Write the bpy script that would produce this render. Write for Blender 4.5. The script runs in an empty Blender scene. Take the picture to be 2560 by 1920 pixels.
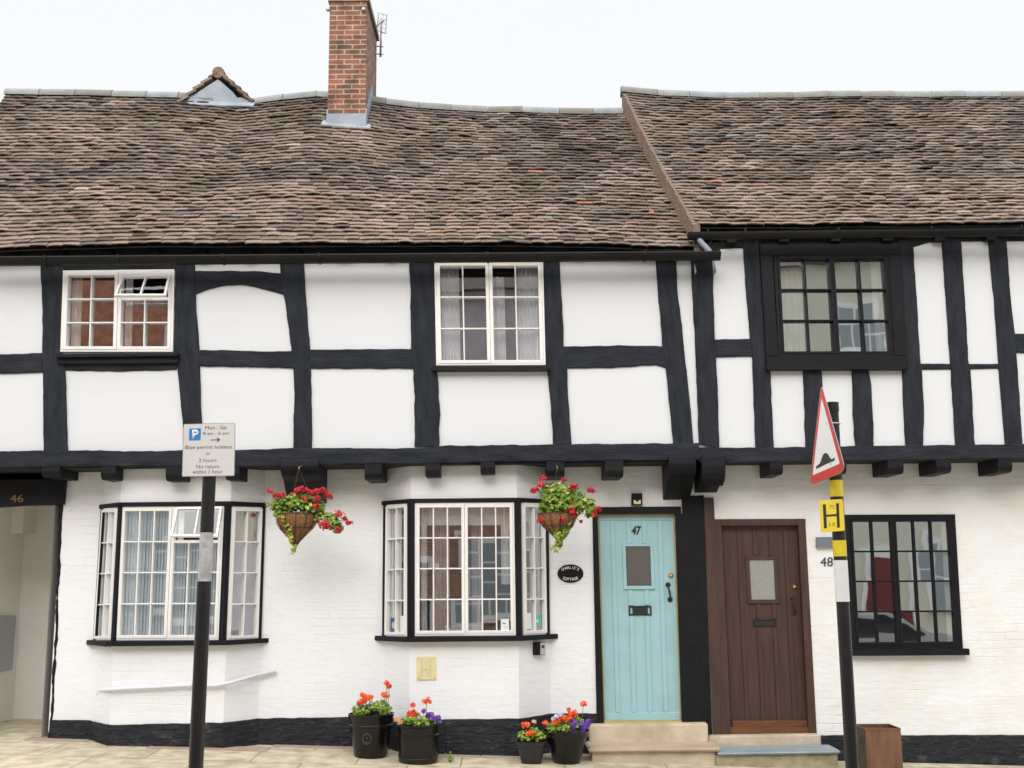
import bpy, bmesh, math, random
from mathutils import Vector, Matrix, noise
from mathutils.geometry import interpolate_bezier
rnd = random.Random(7)
rad = math.radians
S = bpy.context.scene
COL = S.collection

# ------------------------------------------------------------------ camera
F = 2800.0
CAMZ = 1.7
PITCH, ROLL = 9.9, -0.6
cam_d = bpy.data.cameras.new('camera')
cam_d.sensor_width = 36.0
cam_d.lens = 36.0 * F / 2560.0
cam_d.clip_start = 0.05
cam_d.clip_end = 2000
cam = bpy.data.objects.new('camera', cam_d)
COL.objects.link(cam)
RM = Matrix.Rotation(rad(90 + PITCH), 3, 'X') @ Matrix.Rotation(rad(ROLL), 3, 'Z')
cam.matrix_world = Matrix.Translation((0, 0, CAMZ)) @ RM.to_4x4()
S.camera = cam

# ------------------------------------------------------------------ world, sun, exposure
SUN_EL, SUN_AZ = 28.0, 190.0      # azimuth clockwise from +Y
w = bpy.data.worlds.new('World')
S.world = w
w.use_nodes = True
wt = w.node_tree
wt.nodes.clear()
def wn(t, **k):
    n = wt.nodes.new(t)
    for a, b in k.items():
        setattr(n, a, b)
    return n
wo = wn('ShaderNodeOutputWorld')
bg1 = wn('ShaderNodeBackground')
bg2 = wn('ShaderNodeBackground')
ad = wn('ShaderNodeAddShader')
sky = wn('ShaderNodeTexSky', sky_type='NISHITA')
sky.sun_disc = False
sky.sun_elevation = rad(SUN_EL)
sky.sun_rotation = rad(SUN_AZ)
sky.dust_density = 8.0
sky.air_density = 0.6
bg1.inputs[1].default_value = 0.05
wt.links.new(sky.outputs[0], bg1.inputs[0])
tc = wn('ShaderNodeTexCoord')
sep = wn('ShaderNodeSeparateXYZ')
wt.links.new(tc.outputs['Generated'], sep.inputs[0])
mr = wn('ShaderNodeMapRange')
mr.inputs[1].default_value = 0.50
mr.inputs[2].default_value = 1.0
mr.inputs[3].default_value = 0.61
mr.inputs[4].default_value = 1.9
pw = wn('ShaderNodeMath', operation='POWER')
pw.inputs[1].default_value = 2.0
mx0 = wn('ShaderNodeMath', operation='MAXIMUM')
mx0.inputs[1].default_value = 0.0
wt.links.new(sep.outputs[2], mx0.inputs[0])
wt.links.new(mx0.outputs[0], pw.inputs[0])
wt.links.new(mx0.outputs[0], mr.inputs[0])
nz = wn('ShaderNodeTexNoise')
nz.inputs['Scale'].default_value = 2.2
nz.inputs['Detail'].default_value = 5
wt.links.new(tc.outputs['Generated'], nz.inputs['Vector'])
cr = wn('ShaderNodeValToRGB')
cr.color_ramp.elements[0].position = 0.36
cr.color_ramp.elements[0].color = (0.985, 0.99, 0.965, 1)
cr.color_ramp.elements[1].position = 0.5
cr.color_ramp.elements[1].color = (1.0, 0.993, 0.948, 1)
wt.links.new(nz.outputs[0], cr.inputs[0])
wt.links.new(cr.outputs[0], bg2.inputs[0])
wt.links.new(mr.outputs[0], bg2.inputs[1])
wt.links.new(bg1.outputs[0], ad.inputs[0])
wt.links.new(bg2.outputs[0], ad.inputs[1])
wt.links.new(ad.outputs[0], wo.inputs[0])
sd = bpy.data.lights.new('sun', 'SUN')
sd.energy = 1.0
sd.angle = rad(60)
sd.color = (1.0, 0.99, 0.975)
so = bpy.data.objects.new('sun', sd)
COL.objects.link(so)
a = rad(SUN_AZ)
sv = Vector((math.sin(a) * math.cos(rad(SUN_EL)), math.cos(a) * math.cos(rad(SUN_EL)), math.sin(rad(SUN_EL))))
so.rotation_euler = sv.to_track_quat('Z', 'Y').to_euler()
so.location = (0, 0, 20)
S.view_settings.view_transform = 'Standard'
S.view_settings.look = 'None'
S.view_settings.exposure = 0.54
S.view_settings.gamma = 1

# ------------------------------------------------------------------ materials
MATS = {}
def mat(name, col=(.5, .5, .5), rough=.6, metal=0, spec=.5, nscale=0, nvar=0, bump=0, bscale=20, stretch=(1, 1, 1),
        rndvar=None, coat=0, col2=None, detail=6, uv=False, mulcol=None):
    m = bpy.data.materials.new(name)
    m.use_nodes = True
    nt = m.node_tree
    b = nt.nodes['Principled BSDF']
    b.inputs['Roughness'].default_value = rough
    b.inputs['Metallic'].default_value = metal
    b.inputs['Specular IOR Level'].default_value = spec
    b.inputs['Coat Weight'].default_value = coat
    b.inputs['Base Color'].default_value = (*col, 1)
    L = nt.links.new
    tcn = nt.nodes.new('ShaderNodeTexCoord')
    mp = nt.nodes.new('ShaderNodeMapping')
    mp.inputs['Scale'].default_value = stretch
    L(tcn.outputs['UV' if uv else 'Object'], mp.inputs[0])
    out = None
    if rndvar:
        at = nt.nodes.new('ShaderNodeAttribute')
        at.attribute_name = 'rnd'
        r = nt.nodes.new('ShaderNodeValToRGB')
        el = r.color_ramp.elements
        el[0].position = rndvar[0][0]
        el[0].color = (*rndvar[0][1], 1)
        el[1].position = rndvar[-1][0]
        el[1].color = (*rndvar[-1][1], 1)
        for p, c in rndvar[1:-1]:
            e = el.new(p)
            e.color = (*c, 1)
        L(at.outputs['Fac'], r.inputs[0])
        out = r.outputs[0]
    if nscale:
        n = nt.nodes.new('ShaderNodeTexNoise')
        n.inputs['Scale'].default_value = nscale
        n.inputs['Detail'].default_value = detail
        L(mp.outputs[0], n.inputs['Vector'])
        mx = nt.nodes.new('ShaderNodeMix')
        mx.data_type = 'RGBA'
        c2 = col2 or tuple(c * (1 - nvar) for c in col)
        if out is None:
            mx.inputs['A'].default_value = (*col, 1)
            mx.inputs['B'].default_value = (*c2, 1)
        else:
            mx.blend_type = 'MULTIPLY'
            L(out, mx.inputs['A'])
            mx.inputs['B'].default_value = (*(mulcol or (1 - nvar,) * 3), 1)
        rr = nt.nodes.new('ShaderNodeValToRGB')
        rr.color_ramp.elements[0].position = .35
        rr.color_ramp.elements[1].position = .7
        L(n.outputs[0], rr.inputs[0])
        L(rr.outputs[0], mx.inputs['Factor'])
        out = mx.outputs['Result']
    if out is not None:
        L(out, b.inputs['Base Color'])
    if bump:
        n2 = nt.nodes.new('ShaderNodeTexNoise')
        n2.inputs['Scale'].default_value = bscale
        n2.inputs['Detail'].default_value = 6
        L(mp.outputs[0], n2.inputs['Vector'])
        bp = nt.nodes.new('ShaderNodeBump')
        bp.inputs['Strength'].default_value = bump
        bp.inputs['Distance'].default_value = .02
        L(n2.outputs[0], bp.inputs['Height'])
        L(bp.outputs[0], b.inputs['Normal'])
    MATS[name] = m
    return m

def wallmat(name, base, stain, brick=True, bstr=.35, dark=False):
    """painted render; with brick courses telegraphing through the paint"""
    m = bpy.data.materials.new(name)
    m.use_nodes = True
    nt = m.node_tree
    L = nt.links.new
    b = nt.nodes['Principled BSDF']
    b.inputs['Roughness'].default_value = .75
    b.inputs['Specular IOR Level'].default_value = .3
    t = nt.nodes.new('ShaderNodeTexCoord')
    # stains
    n = nt.nodes.new('ShaderNodeTexNoise')
    n.inputs['Scale'].default_value = 1.3
    n.inputs['Detail'].default_value = 8
    n.inputs['Roughness'].default_value = .65
    mp = nt.nodes.new('ShaderNodeMapping')
    mp.inputs['Scale'].default_value = (1, 1, 1.8)
    L(t.outputs['Object'], mp.inputs[0])
    L(mp.outputs[0], n.inputs['Vector'])
    r = nt.nodes.new('ShaderNodeValToRGB')
    r.color_ramp.elements[0].position = .42
    r.color_ramp.elements[0].color = (*base, 1)
    r.color_ramp.elements[1].position = .75
    r.color_ramp.elements[1].color = (*stain, 1)
    L(n.outputs[0], r.inputs[0])
    L(r.outputs[0], b.inputs['Base Color'])
    # bump
    sx = nt.nodes.new('ShaderNodeSeparateXYZ')
    cx = nt.nodes.new('ShaderNodeCombineXYZ')
    L(t.outputs['Object'], sx.inputs[0])
    L(sx.outputs[0], cx.inputs[0])
    n3 = nt.nodes.new('ShaderNodeTexNoise')
    n3.inputs['Scale'].default_value = 3.0
    L(t.outputs['Object'], n3.inputs['Vector'])
    ma = nt.nodes.new('ShaderNodeMath')
    ma.operation = 'MULTIPLY_ADD'
    ma.inputs[1].default_value = .035
    L(n3.outputs[0], ma.inputs[0])
    L(sx.outputs[2], ma.inputs[2])
    L(ma.outputs[0], cx.inputs[1])
    bump_in = None
    n2 = nt.nodes.new('ShaderNodeTexNoise')
    n2.inputs['Scale'].default_value = 9
    n2.inputs['Detail'].default_value = 7
    mpz = nt.nodes.new('ShaderNodeMapping')
    mpz.inputs['Scale'].default_value = (1, 1, 2.2 if brick else 1)
    L(t.outputs['Object'], mpz.inputs[0])
    L(mpz.outputs[0], n2.inputs['Vector'])
    if dark:
        r.color_ramp.elements[0].position = .56
        r.color_ramp.elements[1].position = .70
        n.inputs['Scale'].default_value = 6
    if brick:
        bt = nt.nodes.new('ShaderNodeTexBrick')
        bt.inputs['Scale'].default_value = 1
        bt.inputs['Brick Width'].default_value = .235
        bt.inputs['Row Height'].default_value = .078
        bt.inputs['Mortar Size'].default_value = .006
        bt.inputs['Mortar Smooth'].default_value = .9
        bt.inputs['Color1'].default_value = (1, 1, 1, 1)
        bt.inputs['Color2'].default_value = (.8, .8, .8, 1)
        bt.inputs['Mortar'].default_value = (0, 0, 0, 1)
        L(cx.outputs[0], bt.inputs['Vector'])
        # mask so that joints show only in patches
        n4 = nt.nodes.new('ShaderNodeTexNoise')
        n4.inputs['Scale'].default_value = 2.1
        n4.inputs['Detail'].default_value = 4
        L(t.outputs['Object'], n4.inputs['Vector'])
        r4 = nt.nodes.new('ShaderNodeValToRGB')
        r4.color_ramp.elements[0].position = .48
        r4.color_ramp.elements[0].color = (.06, .06, .06, 1)
        r4.color_ramp.elements[1].position = .72
        L(n4.outputs[0], r4.inputs[0])
        mm = nt.nodes.new('ShaderNodeMath')
        mm.operation = 'MULTIPLY'
        L(bt.outputs['Color'], mm.inputs[0])
        L(r4.outputs[0], mm.inputs[1])
        m2 = nt.nodes.new('ShaderNodeMath')
        m2.operation = 'ADD'
        L(mm.outputs[0], m2.inputs[0])
        L(n2.outputs[0], m2.inputs[1])
        bump_in = m2.outputs[0]
    else:
        bump_in = n2.outputs[0]
    bp = nt.nodes.new('ShaderNodeBump')
    bp.inputs['Strength'].default_value = bstr
    bp.inputs['Distance'].default_value = .05 if dark else .012
    L(bump_in, bp.inputs['Height'])
    L(bp.outputs[0], b.inputs['Normal'])
    MATS[name] = m
    return m

def brickmat(name, c1, c2, mortar, weather=.45, bw=.235, rh=.08, ms=.007, axis='xz', scale_off=(0, 0, 0)):
    m = bpy.data.materials.new(name)
    m.use_nodes = True
    nt = m.node_tree
    L = nt.links.new
    b = nt.nodes['Principled BSDF']
    b.inputs['Roughness'].default_value = .85
    t = nt.nodes.new('ShaderNodeTexCoord')
    sx = nt.nodes.new('ShaderNodeSeparateXYZ')
    cx = nt.nodes.new('ShaderNodeCombineXYZ')
    L(t.outputs['Object'], sx.inputs[0])
    ad_ = nt.nodes.new('ShaderNodeMath')
    ad_.operation = 'ADD'
    L(sx.outputs[0], ad_.inputs[0])
    if axis == 'xz':
        L(sx.outputs[1], ad_.inputs[1])
    L(ad_.outputs[0], cx.inputs[0])
    L(sx.outputs[1 if axis == 'xy' else 2], cx.inputs[1])
    nn = nt.nodes.new('ShaderNodeTexNoise')
    nn.inputs['Scale'].default_value = 14
    L(t.outputs['Object'], nn.inputs['Vector'])
    vm = nt.nodes.new('ShaderNodeVectorMath')
    vm.operation = 'MULTIPLY_ADD'
    vm.inputs[1].default_value = (.008, .008, 0)
    L(nn.outputs['Color'], vm.inputs[0])
    L(cx.outputs[0], vm.inputs[2])
    bt = nt.nodes.new('ShaderNodeTexBrick')
    bt.inputs['Scale'].default_value = 1
    bt.inputs['Brick Width'].default_value = bw
    bt.inputs['Row Height'].default_value = rh
    bt.inputs['Mortar Size'].default_value = ms
    bt.inputs['Mortar Smooth'].default_value = .2
    bt.inputs['Color1'].default_value = (*c1, 1)
    bt.inputs['Color2'].default_value = (*c2, 1)
    bt.inputs['Mortar'].default_value = (*mortar, 1)
    L(vm.outputs[0], bt.inputs['Vector'])
    n2 = nt.nodes.new('ShaderNodeTexNoise')
    n2.inputs['Scale'].default_value = 6
    n2.inputs['Detail'].default_value = 8
    L(t.outputs['Object'], n2.inputs['Vector'])
    mx = nt.nodes.new('ShaderNodeMix')
    mx.data_type = 'RGBA'
    mx.blend_type = 'MULTIPLY'
    mx.inputs['Factor'].default_value = .75
    L(bt.outputs['Color'], mx.inputs['A'])
    rr = nt.nodes.new('ShaderNodeValToRGB')
    rr.color_ramp.elements[0].position = .3
    rr.color_ramp.elements[0].color = (weather, weather * .95, weather * .9, 1)
    rr.color_ramp.elements[1].position = .62
    L(n2.outputs[0], rr.inputs[0])
    L(rr.outputs[0], mx.inputs['B'])
    L(mx.outputs['Result'], b.inputs['Base Color'])
    bp = nt.nodes.new('ShaderNodeBump')
    bp.inputs['Strength'].default_value = .6
    bp.inputs['Distance'].default_value = .01
    bp.invert = True
    L(bt.outputs['Fac'], bp.inputs['Height'])
    L(bp.outputs[0], b.inputs['Normal'])
    MATS[name] = m
    return m

def glassmat(name, fac=.5, tint=(.85, .9, .9), wav=.03, nsc=4):
    m = bpy.data.materials.new(name)
    m.use_nodes = True
    nt = m.node_tree
    nt.nodes.clear()
    L = nt.links.new
    o = nt.nodes.new('ShaderNodeOutputMaterial')
    mx = nt.nodes.new('ShaderNodeMixShader')
    tr = nt.nodes.new('ShaderNodeBsdfTransparent')
    gl = nt.nodes.new('ShaderNodeBsdfGlossy')
    tr.inputs[0].default_value = (*tint, 1)
    gl.inputs['Roughness'].default_value = .015
    gl.inputs['Color'].default_value = (.9, .93, .95, 1)
    mx.inputs[0].default_value = fac
    n = nt.nodes.new('ShaderNodeTexNoise')
    n.inputs['Scale'].default_value = nsc
    n.inputs['Detail'].default_value = 0
    t = nt.nodes.new('ShaderNodeTexCoord')
    L(t.outputs['Object'], n.inputs['Vector'])
    bp = nt.nodes.new('ShaderNodeBump')
    bp.inputs['Strength'].default_value = wav
    bp.inputs['Distance'].default_value = .004
    L(n.outputs[0], bp.inputs['Height'])
    L(bp.outputs[0], gl.inputs['Normal'])
    L(tr.outputs[0], mx.inputs[1])
    L(gl.outputs[0], mx.inputs[2])
    L(mx.outputs[0], o.inputs[0])
    MATS[name] = m
    return m

M = MATS
wallmat('painted_plaster', (.70, .735, .785), (.68, .705, .74), brick=False, bstr=.18)
wallmat('painted_brick', (.825, .86, .915), (.795, .815, .84), brick=True, bstr=.5)
wallmat('cream_painted_brick', (.82, .85, .89), (.76, .75, .71), brick=True, bstr=.55)
wallmat('black_painted_brick', (.017, .019, .025), (.07, .072, .075), brick=True, bstr=.8, dark=True)
wallmat('passage_plaster', (.80, .81, .79), (.74, .74, .70), brick=False, bstr=.1)
mat('black_timber', (.014, .017, .024), .75, nscale=2, col2=(.028, .034, .045), bump=.65, bscale=11, stretch=(1, 1, 1), uv=True, spec=.2)
M['black_timber'].node_tree.nodes['Mapping'].inputs['Scale'].default_value = (7, 1.6, 1)
mat('black_gloss', (.009, .0095, .011), .5, nscale=3, nvar=.4, bump=.1, bscale=12, spec=.22)
mat('black_joinery', (.009, .0102, .0135), .55, spec=.2, nscale=5, nvar=.3, bump=.25, bscale=14)
mat('roof_void', (.012, .011, .011), .9)
mat('roof_tile', (.2, .15, .12), .9, nscale=1.6, nvar=.42, bump=.5, bscale=60, spec=.2,
    rndvar=[(0, (.04, .036, .035)), (.25, (.115, .097, .090)), (.55, (.222, .179, .157)), (.8, (.325, .258, .224)),
            (.93, (.31, .20, .16)), (.965, (.24, .25, .25)), (.985, (.40, .20, .13)), (1, (.38, .36, .33))], mulcol=(.64, .63, .56))
mat('ridge_stone', (.46, .47, .46), .85, nscale=6, col2=(.33, .34, .29), bump=.4, bscale=30, rndvar=[(0, (.19, .19, .165)), (1, (.30, .325, .35))], nvar=.25)
mat('verge_mortar', (.17, .148, .125), .9, nscale=9, col2=(.20, .118, .082), bump=1, bscale=25)
brickmat('chimney_brick', (.31, .115, .08), (.14, .078, .062), (.43, .34, .235), weather=.2, bw=.192, rh=.0634, ms=.0085)
mat('lead', (.24, .29, .37), .6, metal=.0, nscale=4, col2=(.36, .40, .45), spec=.25, bump=.2, bscale=10)
mat('chimney_cap', (.3, .25, .19), .9, nscale=8, nvar=.4, bump=.5)
mat('white_paint', (.84, .84, .84), .4, nscale=4, nvar=.05, bump=.06, bscale=20)
glassmat('window_glass', .42, (.98, .99, .99))
glassmat('clear_glass', .12, (.98, .99, .99))
glassmat('old_glass', .6, (.9, .92, .9), .09, 5)
mat('curtain', (.78, .80, .82), .9, nscale=6, nvar=.1)
mat('blue_blind', (.80, .88, .95), .8, nscale=3, nvar=.15)
mat('opposite_pale', (.50, .55, .60), .8, nscale=3, nvar=.1)
mat('interior', (.22, .20, .19), .9, nscale=2, nvar=.4)
mat('teal_paint', (.335, .56, .62), .45, nscale=5, nvar=.08, bump=.05, bscale=30)
mat('brown_stain', (.046, .026, .022), .45, nscale=3, col2=(.078, .040, .031), bump=.3, bscale=8, stretch=(12, 12, 1))
mat('orange_wood', (.17, .062, .025), .4, nscale=3, col2=(.09, .035, .016), bump=.3, bscale=8, stretch=(1, 8, 12))
mat('brass', (.75, .52, .16), .28, metal=.9)
mat('gold_trim', (.55, .40, .12), .4, nscale=8, nvar=.2)
mat('iron', (.02, .02, .022), .45, nscale=20, nvar=.3, bump=.3, bscale=40)
mat('obscure_glass', (.11, .10, .10), .25, nscale=60, nvar=.25, bump=.4, bscale=90)
mat('pale_obscure_glass', (.33, .34, .32), .25, nscale=60, nvar=.2, bump=.4, bscale=90)
mat('sandstone', (.62, .54, .42), .85, nscale=5, col2=(.44, .38, .28), bump=.3, bscale=25)
mat('pink_stone', (.52, .40, .31), .7, nscale=4, nvar=.15, bump=.2, bscale=30)
mat('blue_slate', (.23, .30, .36), .5, nscale=6, col2=(.32, .37, .40), bump=.2, bscale=20)
mat('rubble_stone', (.42, .37, .25), .9, nscale=9, col2=(.24, .23, .15), bump=1, bscale=14)
brickmat('paving', (.66, .59, .43), (.56, .51, .39), (.26, .24, .13), bw=.95, rh=.62, ms=.006, axis='xy')
mat('red_edging', (.42, .27, .2), .85, nscale=5, col2=(.40, .38, .34), bump=.5, bscale=20)
mat('asphalt', (.10, .10, .10), .9, nscale=30, nvar=.3, bump=.5, bscale=120)
mat('kerb_stone', (.34, .33, .31), .85, nscale=10, nvar=.2, bump=.3)
mat('ground_earth', (.12, .12, .09), .95, nscale=.5, nvar=.4)
mat('pole_black', (.016, .016, .018), .3, nscale=8, nvar=.3, bump=.08, bscale=30)
mat('pole_white', (.55, .55, .56), .5, nscale=14, col2=(.36, .36, .37), bump=.5, bscale=22)
mat('tape_white', (.8, .8, .8), .4, nscale=6, nvar=.05)
mat('tape_yellow', (.80, .62, .03), .45, nscale=18, nvar=.14)
mat('sign_yellow', (.92, .72, .06), .4, nscale=5, nvar=.06)
mat('sign_face', (.74, .73, .71), .45, nscale=3, nvar=.04)
mat('sign_white', (.90, .91, .92), .3)
mat('sign_red', (.66, .055, .045), .3, nscale=3, nvar=.05)
mat('sign_blue', (.04, .24, .62), .35)
mat('ink', (.03, .03, .032), .5)
mat('sign_metal', (.35, .36, .37), .4, metal=.6)
mat('pale_yellow', (.74, .70, .42), .6, nscale=8, nvar=.1, bump=.3, bscale=14)
mat('pale_yellow_relief', (.60, .56, .30), .6)
mat('grey_plastic', (.17, .19, .22), .5)
mat('silver_plastic', (.48, .5, .53), .35, metal=.3)
mat('cream_plastic', (.78, .72, .5), .4)
mat('coir', (.30, .16, .065), .95, nscale=30, col2=(.18, .09, .035), bump=1, bscale=60)
mat('basket_wire', (.05, .028, .018), .5, metal=.3)
mat('leaf', (.15, .28, .03), .6, rndvar=[(0, (.06, .14, .015)), (.4, (.16, .29, .03)), (.8, (.34, .46, .06)), (1, (.55, .55, .10))])
mat('stem', (.16, .2, .05), .6)
mat('geranium_red', (.5, .01, .02), .6, rndvar=[(0, (.26, .004, .012)), (.6, (.55, .008, .028)), (1, (.72, .03, .05))])
mat('geranium_orange', (.85, .12, .03), .7, rndvar=[(0, (.70, .05, .008)), (.5, (.92, .10, .02)), (1, (.95, .22, .07))])
mat('petunia', (.13, .03, .42), .6, rndvar=[(0, (.05, .01, .14)), (.5, (.14, .035, .42)), (1, (.26, .10, .62))])
mat('pansy_white', (.7, .66, .85), .6, rndvar=[(0, (.45, .4, .75)), (1, (.85, .85, .9))])
mat('petal_peach', (.75, .42, .2), .6, rndvar=[(0, (.65, .3, .15)), (1, (.8, .55, .3))])
mat('pot_black', (.007, .007, .008), .22, nscale=10, nvar=.3, spec=.4, bump=.05)
mat('pot_black_matt', (.022, .022, .024), .45, nscale=10, nvar=.3)
mat('soil', (.03, .02, .013), .95)
mat('emblem', (.06, .045, .035), .5)
mat('rust', (.20, .095, .055), .75, nscale=6, col2=(.11, .058, .038), bump=.4, bscale=22, stretch=(3, 3, .7))
mat('rust_dark', (.05, .04, .035), .8, nscale=8, col2=(.12, .09, .06), bump=.4, bscale=20)
mat('meter_grey', (.36, .38, .4), .5)
mat('sticker_blue', (.03, .09, .3), .5)
mat('sticker_gold', (.6, .48, .22), .5)
mat('sticker_white', (.74, .78, .8), .5)
mat('sticker_green', (.05, .55, .42), .5)
mat('car_silver', (.45, .47, .5), .25, metal=.7, coat=.5)
mat('car_glass', (.02, .025, .03), .05)
mat('rubber', (.02, .02, .02), .8)
brickmat('opposite_brick', (.66, .27, .17), (.58, .22, .14), (.60, .40, .30))
brickmat('opposite_brown_brick', (.44, .25, .17), (.36, .20, .13), (.5, .4, .32))
mat('opposite_render', (.62, .57, .61), .9, nscale=3, nvar=.15, bump=.4, bscale=60)
mat('opposite_cream', (.68, .665, .57), .9, nscale=2, nvar=.08)
mat('opposite_roof', (.17, .14, .13), .9, nscale=8, nvar=.4)
mat('opposite_pane', (.30, .34, .37), .15)
mat('red_door', (.16, .02, .022), .4)

# ------------------------------------------------------------------ geometry helpers
class MB:
    def __init__(s):
        s.v, s.f, s.r, s.uv = [], [], [], {}
    def vert(s, p):
        s.v.append(Vector(p))
        return len(s.v) - 1
    def face(s, ids, r=0.0, uv=None):
        s.f.append(tuple(ids))
        s.r.append(r)
        if uv:
            s.uv[len(s.f) - 1] = uv
    def poly(s, pts, r=0.0):
        s.face([s.vert(p) for p in pts], r)
    def box(s, o, a, b, c, r=0.0):
        """o corner, a b c edge vectors"""
        o, a, b, c = map(Vector, (o, a, b, c))
        i = [s.vert(o + a * x + b * y + c * z) for z in (0, 1) for y in (0, 1) for x in (0, 1)]
        for q in ((0, 2, 3, 1), (4, 5, 7, 6), (0, 1, 5, 4), (2, 6, 7, 3), (0, 4, 6, 2), (1, 3, 7, 5)):
            s.face([i[k] for k in q], r)
    def prism(s, front, back, r=0.0):
        """two matching loops"""
        n = len(front)
        a = [s.vert(p) for p in front]
        b = [s.vert(p) for p in back]
        s.face(a, r)
        s.face(b[::-1], r)
        for k in range(n):
            s.face([a[k], b[k], b[(k + 1) % n], a[(k + 1) % n]], r)
    def tube(s, pts, rr, n=10, cap=True, r=0.0):
        pts = [Vector(p) for p in pts]
        rs = rr if isinstance(rr, (list, tuple)) else [rr] * len(pts)
        rings = []
        prev = None
        for k, p in enumerate(pts):
            if k == 0:
                t = pts[1] - p
            elif k == len(pts) - 1:
                t = p - pts[k - 1]
            else:
                t = (pts[k + 1] - p).normalized() + (p - pts[k - 1]).normalized()
            t.normalize()
            up = prev if prev is not None else (Vector((0, 0, 1)) if abs(t.z) < .9 else Vector((1, 0, 0)))
            x = t.cross(up)
            if x.length < 1e-5:
                x = t.cross(Vector((0, 1, 0)))
            x.normalize()
            y = x.cross(t).normalized()
            prev = y
            rings.append([s.vert(p + (x * math.cos(2 * math.pi * j / n) + y * math.sin(2 * math.pi * j / n)) * rs[k]) for j in range(n)])
        for k in range(len(rings) - 1):
            for j in range(n):
                s.face([rings[k][j], rings[k][(j + 1) % n], rings[k + 1][(j + 1) % n], rings[k + 1][j]], r)
        if cap:
            s.face(rings[0][::-1], r)
            s.face(rings[-1], r)
    def lathe(s, prof, c, n=40, sq=0.0, r=0.0, cap_bottom=True):
        c = Vector(c)
        rings = []
        for (ra, z) in prof:
            ring = []
            for j in range(n):
                th = 2 * math.pi * j / n
                k = 1.0
                if sq:
                    e = 2 + sq
                    k = (abs(math.cos(th)) ** e + abs(math.sin(th)) ** e) ** (-1 / e)
                ring.append(s.vert(c + Vector((ra * k * math.cos(th), ra * k * math.sin(th), z))))
            rings.append(ring)
        for k in range(len(rings) - 1):
            for j in range(n):
                s.face([rings[k][j], rings[k][(j + 1) % n], rings[k + 1][(j + 1) % n], rings[k + 1][j]], r)
        if cap_bottom:
            s.face(rings[0][::-1], r)
    def build(s, name, m, parent=None, smooth=False, fix=True, auto=None):
        me = bpy.data.meshes.new(name)
        off = world_loc(parent)
        me.from_pydata([tuple(p - off) for p in s.v], [], s.f)
        if any(s.r):
            at = me.attributes.new('rnd', 'FLOAT', 'FACE')
            at.data.foreach_set('value', s.r)
        if s.uv:
            ul = me.uv_layers.new(name='UVMap')
            li = 0
            for fi, f in enumerate(s.f):
                u = s.uv.get(fi)
                for k in range(len(f)):
                    if u:
                        ul.data[li + k].uv = u[k]
                li += len(f)
        if fix:
            bm = bmesh.new()
            bm.from_mesh(me)
            bmesh.ops.recalc_face_normals(bm, faces=bm.faces)
            bm.to_mesh(me)
            bm.free()
        if smooth:
            for p in me.polygons:
                p.use_smooth = True
        if auto:
            me.set_sharp_from_angle(angle=rad(auto))
        me.materials.append(M[m])
        o = bpy.data.objects.new(name, me)
        COL.objects.link(o)
        if parent:
            o.parent = parent
        return o

def world_loc(p):
    v = Vector((0, 0, 0))
    while p is not None:
        v = v + p.location
        p = p.parent
    return v

def tag(o, label=None, cat=None, group=None, kind=None):
    if label: o['label'] = label
    if cat: o['category'] = cat
    if group: o['group'] = group
    if kind: o['kind'] = kind
    return o

def thing(name, loc, label, cat, group=None):
    o = bpy.data.objects.new(name, None)
    o.empty_display_size = .2
    COL.objects.link(o)
    o.location = loc
    return tag(o, label, cat, group)

def ray(px, py):
    return RM @ Vector(((px - 1280) / F, (960 - py) / F, -1))

class Plane:
    """vertical plane, local frame s (along), z (up), d (out, towards the street)"""
    def __init__(s, p0, p1):
        s.o = Vector((p0[0], p0[1], 0))
        s.u = (Vector((p1[0], p1[1], 0)) - s.o).normalized()
        s.n = Vector((s.u.y, -s.u.x, 0))
        s.len = (Vector((p1[0], p1[1], 0)) - s.o).length
    def loc(s, px, py, d=0.0):
        dv = ray(px, py)
        o = s.o + s.n * d
        c = Vector((0, 0, CAMZ))
        t = (o - c).dot(s.n) / dv.dot(s.n)
        q = c + dv * t
        return ((q - s.o).dot(s.u), q.z)
    def w(s, sz, d=0.0):
        return s.o + s.u * sz[0] + s.n * d + Vector((0, 0, sz[1]))
    def at(s, px, py, d=0.0):
        return s.w(s.loc(px, py, d), d)

def at(px, py, Y):
    dv = ray(px, py)
    return Vector((0, 0, CAMZ)) + dv * (Y / dv.y)

D, YJ = 11.4, 10.95
def gz(x, y):
    x = max(-9.0, min(8.0, x))
    return .045 - .0365 * x - .03 * max(0.0, min(D - y, 4.8))
def ground_at(px, py):
    Y = 10.8
    for _ in range(30):
        p = at(px, py, Y)
        g = gz(p.x, Y)
        dv = ray(px, py)
        Y += (g - p.z) / (dv.z / dv.y)
    p = at(px, py, Y)
    return p

def interp(pts, x):
    if x <= pts[0][0]:
        return pts[0][1]
    for (x0, y0), (x1, y1) in zip(pts, pts[1:]):
        if x <= x1:
            t = (x - x0) / (x1 - x0)
            return y0 + (y1 - y0) * t
    return pts[-1][1]

def along(pl, t):
    """point at normalised arc parameter t on polyline (list of 2-tuples)"""
    L = [0]
    for p, q in zip(pl, pl[1:]):
        L.append(L[-1] + math.hypot(q[0] - p[0], q[1] - p[1]))
    x = t * L[-1]
    for k in range(len(pl) - 1):
        if x <= L[k + 1] or k == len(pl) - 2:
            u = (x - L[k]) / max(1e-9, L[k + 1] - L[k])
            return (pl[k][0] + (pl[k + 1][0] - pl[k][0]) * u, pl[k][1] + (pl[k + 1][1] - pl[k][1]) * u)

PJ = Plane((-20, YJ), (20, YJ))
PD = Plane((-20, D), (20, D))

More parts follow.
